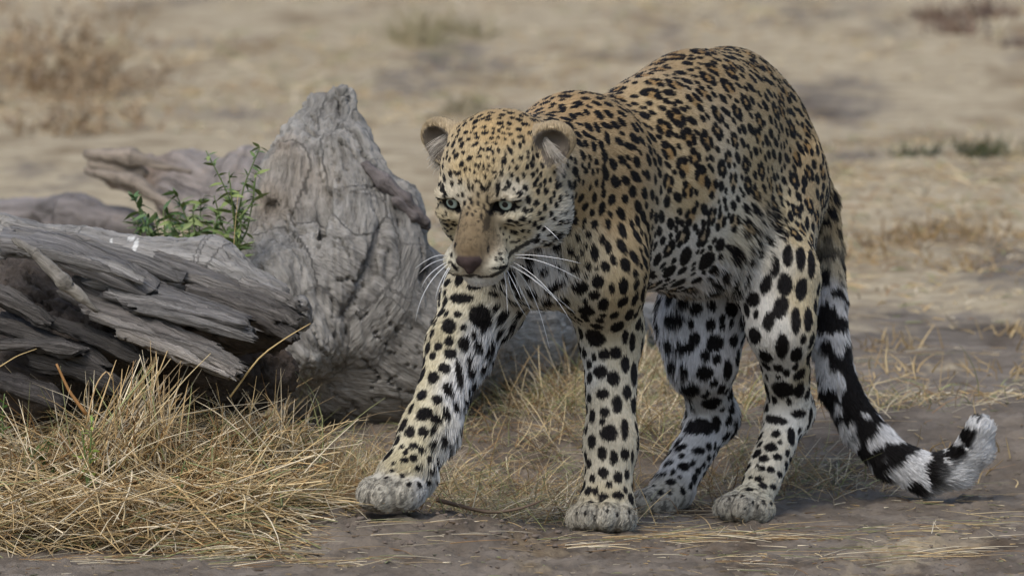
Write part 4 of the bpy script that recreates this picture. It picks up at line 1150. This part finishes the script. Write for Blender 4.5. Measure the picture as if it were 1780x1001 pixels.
# -- sparse grass round the stump and behind the legs
parts = []
GRN = np.array([.10, .10, .12, .14, .08, .10, .14, .22])
for (px, py, y, n, lean, a, b_) in [(880, 790, .45, 110, (.2, 0, .1), .05, .12), (960, 770, .55, 120, (.2, 0, .1), .05, .12), (820, 820, .30, 160, (-.2, 0, .2), .05, .13), (1120, 720, .9, 260, (.1, 0, .5), .06, .17), (1000, 690, 1.3, 260, (.1, 0, .5), .06, .16),
    (930, 700, 1.1, 240, (.1, 0, .5), .06, .15), (1130, 640, 1.7, 240, (.1, 0, .6), .06, .15), (1300, 780, .75, 220, (.2, 0, .3), .05, .14), (1420, 810, .7, 180, (.3, 0, .2), .05, .14), (1050, 780, .6, 90, (.2, 0, .1), .05, .12), (1290, 700, 1.2, 200, (.2, 0, .4), .05, .14),
    (850, 750, .85, 130, (.1, 0, .2), .04, .09), (780, 770, .65, 110, (.1, 0, .2), .04, .09), (920, 750, .80, 130, (.1, 0, .2), .04, .09), (880, 810, .5, 90, (.1, 0, .1), .04, .09), (760, 810, .40, 80, (.1, 0, .1), .04, .09), (980, 730, 1.0, 110, (.1, 0, .2), .04, .10), (1180, 740, .85, 90, (.1, 0, .2), .04, .09),
    (760, 870, .05, 120, (.4, -.1, .1), .05, .14), (860, 860, .15, 140, (.3, -.1, .1), .05, .14), (1230, 800, .55, 140, (.2, 0, .2), .05, .12), (700, 800, .5, 200, (.2, 0, .4), .05, .13), (640, 790, .6, 160, (.2, 0, .4), .05, .12), (1550, 700, 1.2, 160, (.3, 0, .1), .05, .12), (1000, 850, .2, 90, (.3, 0, .1), .04, .12)]:
    c = P(px, py, y); z = ground_h(np.array([c[0]]), np.array([y]))[0]
    p0 = c + rng.normal(0, .06, (n, 3)) * np.array([1.2, 1.2, 0]); p0[:, 2] = ground_h(p0[:, 0], p0[:, 1])
    dr = nrm(rand_dir(n, None, math.pi, (.05, 1.0)) + np.array(lean) * .6)
    parts.append(stalk_mesh(p0, dr, rng.uniform(a, b_, n), rng.uniform(.0005, .0012, n), rng.normal(0, .25, n), rng.uniform(.0, .6, n), straw_col(n, GRN), 4))
n = 3600                                                                   # stems lying flat
x = rng.uniform(-.75, 1.0, n); y = rng.uniform(-.85, 2.2, n)
msk = 1.3 * fbm(np.stack([x * 4.5, y * 2.2, x * 0], 1), 3, 91) + .46 * sstep(.2, 1.0, y) - .30 + rng.normal(0, .10, n) > 0
x, y = x[msk], y[msk]; n = len(x)
p0 = on_ground(x, y, .003); dr = rand_dir(n, 0, math.pi, (-.03, .08))
dr[:, 2] = np.abs(dr[:, 2])
parts.append(stalk_mesh(p0, nrm(dr), rng.uniform(.02, .12, n), rng.uniform(.0005, .0011, n), rng.normal(0, .2, n), np.full(n, .02), straw_col(n), 3))
for (px, py, y_, n, sx) in ((1130, 945, -.16, 46, .05), (1250, 938, -.10, 40, .09), (1660, 965, -.3, 26, .05), (900, 905, -.02, 40, .07), (1000, 960, -.3, 22, .06), (1450, 985, -.5, 20, .08), (760, 960, -.3, 24, .06), (1560, 920, .0, 26, .08), (560, 985, -.5, 40, .10), (200, 975, -.45, 60, .14)):
    g0 = G(px, py); x = g0[0] + rng.normal(0, sx, n); y = g0[1] + rng.normal(0, .05, n)
    parts.append(stalk_mesh(on_ground(x, y, .004), rand_dir(n, rng.uniform(-.3, .3), .7, (-.02, .16)), rng.uniform(.03, .10, n), rng.uniform(.0006, .0013, n), rng.normal(0, .25, n), np.full(n, .05), straw_col(n), 4))
n = 2600                                                                   # chips and broken bits of stem
x = rng.uniform(-.80, .95, n); y = rng.uniform(-.85, 1.2, n); p0 = on_ground(x, y, .001)
cc = straw_col(n) * rng.choice([.35, .6, 1.0], (n, 1))
parts.append(stalk_mesh(p0, rand_dir(n, None, math.pi, (0, .15)), rng.uniform(.004, .022, n), rng.uniform(.0007, .0018, n), rng.normal(0, .3, n), np.zeros(n), cc, 2))
make_stuff('sparse_grass', 'thin dry grass and loose stems on the bare ground round the leopard', 'grass', parts)
# -- dry grass of the open ground behind
parts = []
n = 48000
y = 1.3 + 22 * rng.random(n) ** 1.7; x = rng.uniform(-1, 1, n) * (1.1 + .10 * y)
msk = fbm(np.stack([x * 1.1, y * .45, x * 0], 1), 4, 92) + .10 + rng.normal(0, .14, n) > 0
x, y = x[msk], y[msk]; n = len(x)
hgt = .6 + .8 * np.clip(fbm(np.stack([x * 2.3, y * .9, x * 0], 1), 2, 93), -.4, 1)
p0 = on_ground(x, y, 0.)
parts.append(stalk_mesh(p0, rand_dir(n, None, math.pi, (.02, .55)), rng.uniform(.03, .10, n) * hgt, rng.uniform(.0012, .0026, n), rng.normal(0, .2, n), rng.uniform(0, .4, n), straw_col(n), 2))
make_stuff('open_grass', 'low dry grass on the open ground behind the logs', 'grass', parts)
parts = []                                                                 # yellowing grass round the weeds
for (px, py, y, n) in ((430, 560, .75, 90), (380, 570, .8, 70), (330, 560, .85, 60), (445, 540, .6, 50)):
    c = P(px, py, y); p0 = c + rng.normal(0, .03, (n, 3)); p0[:, 2] = ground_h(p0[:, 0], p0[:, 1])
    parts.append(stalk_mesh(p0, nrm(rand_dir(n, None, math.pi, (.9, 1.5))), rng.uniform(.10, .22, n), rng.uniform(.0007, .0014, n), rng.normal(0, .2, n), rng.uniform(0, .3, n), straw_col(n), 4))
make_stuff('yellow_grass', 'yellowing grass between the weeds and the stump', 'grass', parts)
# -- single stalks that stand out
def stalk(label, pts, r0=.0011, r1=.0005, col=(196, 170, 118)):
    pts = [P(*q) for q in pts]
    t = np.linspace(0, len(pts) - 1, 10); k = np.arange(len(pts)); A = np.array(pts)
    line = np.stack([np.interp(t, k, A[:, j]) for j in range(3)], 1)
    line[1:-1] = (line[:-2] + 2 * line[1:-1] + line[2:]) / 4
    V, F = tube(line, r0, r1)
    o = new_mesh('grass_stalk', V, F, mat_flat('stalk_straw', srgb(*col), .6, .3))
    tag(o, label, 'stalk', 'dry stalks standing out from the straw')
stalk('thin pale stalk rising alone above the splintered log beside the weeds', [(404, 470, .5), (408, 400, .5), (414, 338, .5)], .0007, .0003)
stalk('bent golden stalk leaning right past the broken log end', [(400, 690, -.02), (450, 620, -.03), (500, 585, -.03), (540, 562, -.03)], .0016, .0006)
stalk('brown leaning stalk in front of the dark rotten wood', [(150, 720, -.09), (120, 680, -.09), (98, 632, -.09)], .0032, .0018, (150, 110, 66))
stalk('thin stalk sloping over the straw at the edge of view', [(-5, 640, -.1), (30, 618, -.1), (64, 606, -.1)], .0010, .0004)
stalk('dry twig with curled grey tip lying by the leopard paws', [(760, 868, -.02), (850, 892, -.06), (905, 884, -.06), (946, 868, -.05)], .0035, .0012, (110, 92, 76))
stalk('pale stalk leaning across the straw heap', [(255, 740, -.12), (320, 660, -.12), (366, 614, -.12)], .0010, .0005, (206, 184, 140))
stalk('curled straw loop standing above the heap', [(150, 740, -.11), (165, 670, -.11), (185, 642, -.11), (196, 660, -.11)], .0014, .0008, (190, 160, 116))

# ------------------------------------------------------------------ green weeds between the logs
m_leaf = mat_attr('green_leaf', 'col', rough=.5, spec=.3)
def leaf_shape(L, W):
    t = np.linspace(0, 1, 6); w = W * np.sin(np.pi * t ** .75) * .5
    V = []; F = []
    for i in range(6):
        z = -.25 * L * t[i] ** 2
        V += [(t[i] * L, -w[i], z + .12 * w[i]), (t[i] * L, 0, z - .1 * w[i]), (t[i] * L, w[i], z + .12 * w[i])]
    for i in range(5):
        a = i * 3; F += [(a, a + 3, a + 4, a + 1), (a + 1, a + 4, a + 5, a + 2)]
    return np.array(V), F
def weed(label, stems, leaf_l, ncol, seed, group='green weeds growing by the logs'):
    r_ = np.random.default_rng(seed)
    root = empty('weed'); tag(root, label, 'weed', group)
    col0 = srgb(*ncol)
    LM = []
    for v_ in range(4):
        V, F = leaf_shape(leaf_l * (1 + .25 * v_ / 3), leaf_l * (.24 + .05 * v_))
        o = new_mesh('leaf', V, F, m_leaf); attr(o, 'col', np.tile(col0 * (.7 + .22 * v_) * np.array([1 + .12 * v_, 1, .9]), (len(V), 1)))
        LM.append(o.data); bpy.data.objects.remove(o)
    for pts in stems:
        A = np.array([P(*q) for q in pts]); k = np.arange(len(A)); t = np.linspace(0, len(A) - 1, 12)
        line = np.stack([np.interp(t, k, A[:, j]) for j in range(3)], 1)
        V, F = tube(line, .0019, .0008)
        s = new_mesh('stem', V, F, m_leaf, root); attr(s, 'col', np.tile(srgb(96, 112, 62), (len(V), 1)))
        L = np.linalg.norm(A[-1] - A[0])
        m = int(L / .0042)
        for j in range(m):
            u = r_.uniform(.12, 1.02); u = min(u, 1)
            pt = np.array([np.interp(u * (len(A) - 1), k, A[:, q]) for q in range(3)])
            lf = bpy.data.objects.new('leaf', LM[r_.integers(4)]); sc.collection.objects.link(lf); lf.parent = root
            lf.location = pt; lf.rotation_euler = (r_.normal(0, .5), -r_.uniform(-.5, .95), r_.uniform(0, 6.28))
            sc_ = r_.uniform(.5, 1.15) * (1.15 - .45 * u); lf.scale = (sc_, sc_, sc_)
    return root
weed('tall green weed with branching flowering tops beside the stump', [[(405, 560, .80), (408, 460, .80), (410, 370, .80), (388, 320, .80), (358, 262, .80)], [(408, 480, .80), (412, 380, .80), (425, 320, .80), (452, 256, .80)], [(409, 400, .80), (402, 340, .78), (398, 300, .78)], [(410, 390, .8), (440, 350, .8), (445, 300, .8)], [(408, 440, .82), (430, 400, .82), (440, 345, .82)], [(406, 430, .82), (385, 390, .82), (372, 340, .82)], [(410, 480, .78), (416, 420, .78), (420, 370, .78)]], .024, (98, 124, 76), 3)
weed('low bushy green weed in front of the weathered log', [[(330, 560, .95), (335, 440, .95), (325, 380, .95), (305, 335, .95)], [(340, 560, .95), (345, 420, .95), (350, 345, .95)], [(345, 540, .95), (365, 420, .95), (385, 360, .95)], [(335, 540, .95), (315, 420, .95), (290, 372, .95)], [(340, 540, .9), (340, 430, .9), (335, 365, .9)], [(350, 540, .9), (372, 430, .9), (372, 385, .9)], [(340, 540, .92), (322, 430, .92), (315, 390, .92)]], .028, (92, 118, 72), 4)
weed('leafy green weed above the middle of the splintered log', [[(270, 560, 1.0), (265, 440, 1.0), (245, 370, 1.0), (232, 342, 1.0)], [(275, 560, 1.0), (280, 430, 1.0), (270, 380, 1.0)], [(280, 560, 1.0), (295, 440, 1.0), (300, 390, 1.0)], [(268, 540, 1.), (250, 430, 1.), (238, 385, 1.)], [(272, 540, .96), (262, 440, .96), (256, 372, .96)], [(276, 540, .96), (288, 440, .96), (284, 365, .96)], [(280, 540, .96), (306, 440, .96), (312, 400, .96)]], .032, (84, 114, 72), 5)
weed('small upright green weed growing out of the straw heap', [[(152, 860, -.16), (156, 800, -.16), (160, 720, -.16)], [(152, 850, -.16), (148, 790, -.16), (142, 750, -.16)]], .016, (112, 142, 72), 6, 'green sprouts in the straw')
weed('thin green sprout with drooping leaf in the middle of the straw', [[(288, 890, -.2), (306, 850, -.2), (322, 800, -.2)], [(300, 870, -.2), (318, 840, -.2)]], .016, (76, 104, 60), 7, 'green sprouts in the straw')
weed('small green sprout at the edge of view above the straw', [[(5, 760, -.05), (4, 720, -.05), (8, 684, -.05)], [(0, 750, -.05), (-6, 700, -.05)]], .022, (100, 146, 74), 8, 'green sprouts in the straw')
weed('dark green leafy clump half hidden in the straw', [[(70, 830, -.08), (80, 790, -.08), (90, 760, -.08)], [(60, 830, -.08), (56, 790, -.08), (70, 770, -.08)], [(85, 830, -.08), (100, 800, -.08)]], .020, (62, 92, 50), 9, 'green sprouts in the straw')

# ------------------------------------------------------------------ low growth far behind
def shrub(name, label, cat, px, py, w, h, n, cols, group=None, seed=0, wd=(.002, .005), el=(.1, 1.4), leafy=0):
    r_ = np.random.default_rng(seed)
    c = G(px, py, .07)
    root = empty(name); tag(root, label, cat, group)
    cl = r_.normal(0, 1, (7, 3)) * np.array([w * .5, w * 2.0, 0]); p0 = c + cl[r_.integers(0, 7, n)] + r_.normal(0, 1, (n, 3)) * np.array([w * .16, w * .3, 0]); p0[:, 2] = ground_h(p0[:, 0], p0[:, 1])
    a = r_.uniform(0, 6.28, n); e = r_.uniform(el[0], el[1], n)
    dr = np.stack([np.cos(a) * np.cos(e), np.sin(a) * np.cos(e), np.sin(e)], 1)
    cc = np.array([srgb(*q) for q in cols])[r_.integers(0, len(cols), n)] * r_.uniform(.7, 1.2, (n, 1))
    V, Q, C = stalk_mesh(p0, dr, r_.uniform(.35, 1.0, n) * h, r_.uniform(*wd, n), r_.normal(0, .3, n), r_.uniform(-.1, .4, n), cc, 4)
    o = new_mesh('twigs', V, Q, m_straw, root); attr(o, 'col', C); o['kind'] = 'stuff'
    if leafy:
        i = r_.integers(0, n, leafy); s = r_.uniform(.3, 1, leafy); Lh = r_.uniform(.4, 1, leafy) * h
        lp = p0[i] + dr[i] * (s * Lh)[:, None]
        d2 = nrm(r_.normal(0, 1, (leafy, 3)))
        V, Q, C = stalk_mesh(lp, d2, r_.uniform(.012, .03, leafy), r_.uniform(.003, .006, leafy), np.zeros(leafy), np.zeros(leafy), np.array([srgb(*q) for q in cols])[r_.integers(0, len(cols), leafy)], 2)
        o = new_mesh('leaves', V, Q, m_straw, root); attr(o, 'col', C); o['kind'] = 'stuff'
BR = [(158, 136, 106), (172, 150, 118), (134, 114, 92), (146, 120, 88)]
shrub('dry_shrub', 'dry brown shrub far behind the logs, top corner of the view', 'shrub', 50, 150, .50, .25, 150, BR, 'dry shrubs far behind', 1, leafy=700)
shrub('dry_shrub', 'thin dry brown shrub behind the logs, nearer than the corner shrub', 'shrub', 170, 190, .40, .11, 90, BR, 'dry shrubs far behind', 2, leafy=400)
shrub('grass_tuft', 'dark green grass tuft on the bare ground to the far right', 'grass tuft', 1735, 268, .16, .045, 300, [(70, 78, 46), (92, 88, 56), (60, 58, 40)], 'low tufts on the open ground', 3, wd=(.002, .004))
shrub('grass_tuft', 'reddish dark low tuft near the top right of the view', 'grass tuft', 1690, 48, .22, .05, 260, [(116, 92, 76), (96, 84, 76), (128, 106, 86)], 'low tufts on the open ground', 4, wd=(.003, .006))
shrub('grass_tuft', 'green tinged tuft near the top of the view above the logs', 'grass tuft', 770, 70, .10, .10, 200, [(146, 138, 104), (152, 138, 106)], 'low tufts on the open ground', 5, wd=(.002, .004))
shrub('grass_tuft', 'straw coloured tuft on the open ground beside the leopard tail base', 'grass tuft', 1600, 475, .25, .045, 260, [(150, 126, 84), (168, 140, 96), (128, 104, 74)], 'low tufts on the open ground', 6, wd=(.0015, .003))
shrub('grass_tuft', 'small brownish tuft above the leopard head', 'grass tuft', 825, 185, .08, .04, 140, [(138, 126, 98), (128, 118, 92)], 'low tufts on the open ground', 7, wd=(.002, .004))
shrub('grass_tuft', 'pale straw tuft right of the tail on open ground', 'grass tuft', 1680, 650, .22, .045, 240, [(176, 150, 106), (190, 166, 122), (150, 126, 88)], 'low tufts on the open ground', 8, wd=(.0012, .0025))

# ------------------------------------------------------------------ clods of earth under the lifted paw
m_clod = mat_flat('dark_earth', srgb(112, 101, 91), .95, .1)
cl_parts = []
for j in range(420):
    r = rng.uniform(.0012, .0045) * (1 if j < 120 else .7)
    q = np.array([rng.normal(-.08, .12), rng.normal(-.24, .08)]) if j < 120 else np.array([rng.uniform(-.4, .9), rng.uniform(-.7, .3)])
    V, F = uv_sphere(r, 7, 5)
    V = V * (1 + .9 * fbm(V / r * 1.6 + j * 7, 2, 95))[:, None] * np.array([1.2, 1., .7])
    V = V + np.array([q[0], q[1], ground_h(np.array([q[0]]), np.array([q[1]]))[0] + r * .3])
    F = np.array([f if len(f) == 4 else (*f, f[-1]) for f in F])
    cl_parts.append((V, F))
V = np.concatenate([v for v, _ in cl_parts]); off = np.cumsum([0] + [len(v) for v, _ in cl_parts[:-1]])
Fs = [tuple(dict.fromkeys((f + o).tolist())) for (v, fs), o in zip(cl_parts, off) for f in fs]
o = new_mesh('earth_crumbs', V, Fs, m_clod, smooth=True)
tag(o, 'loose crumbs of dark earth on the ground below the lifted paw', 'earth', kind='stuff')
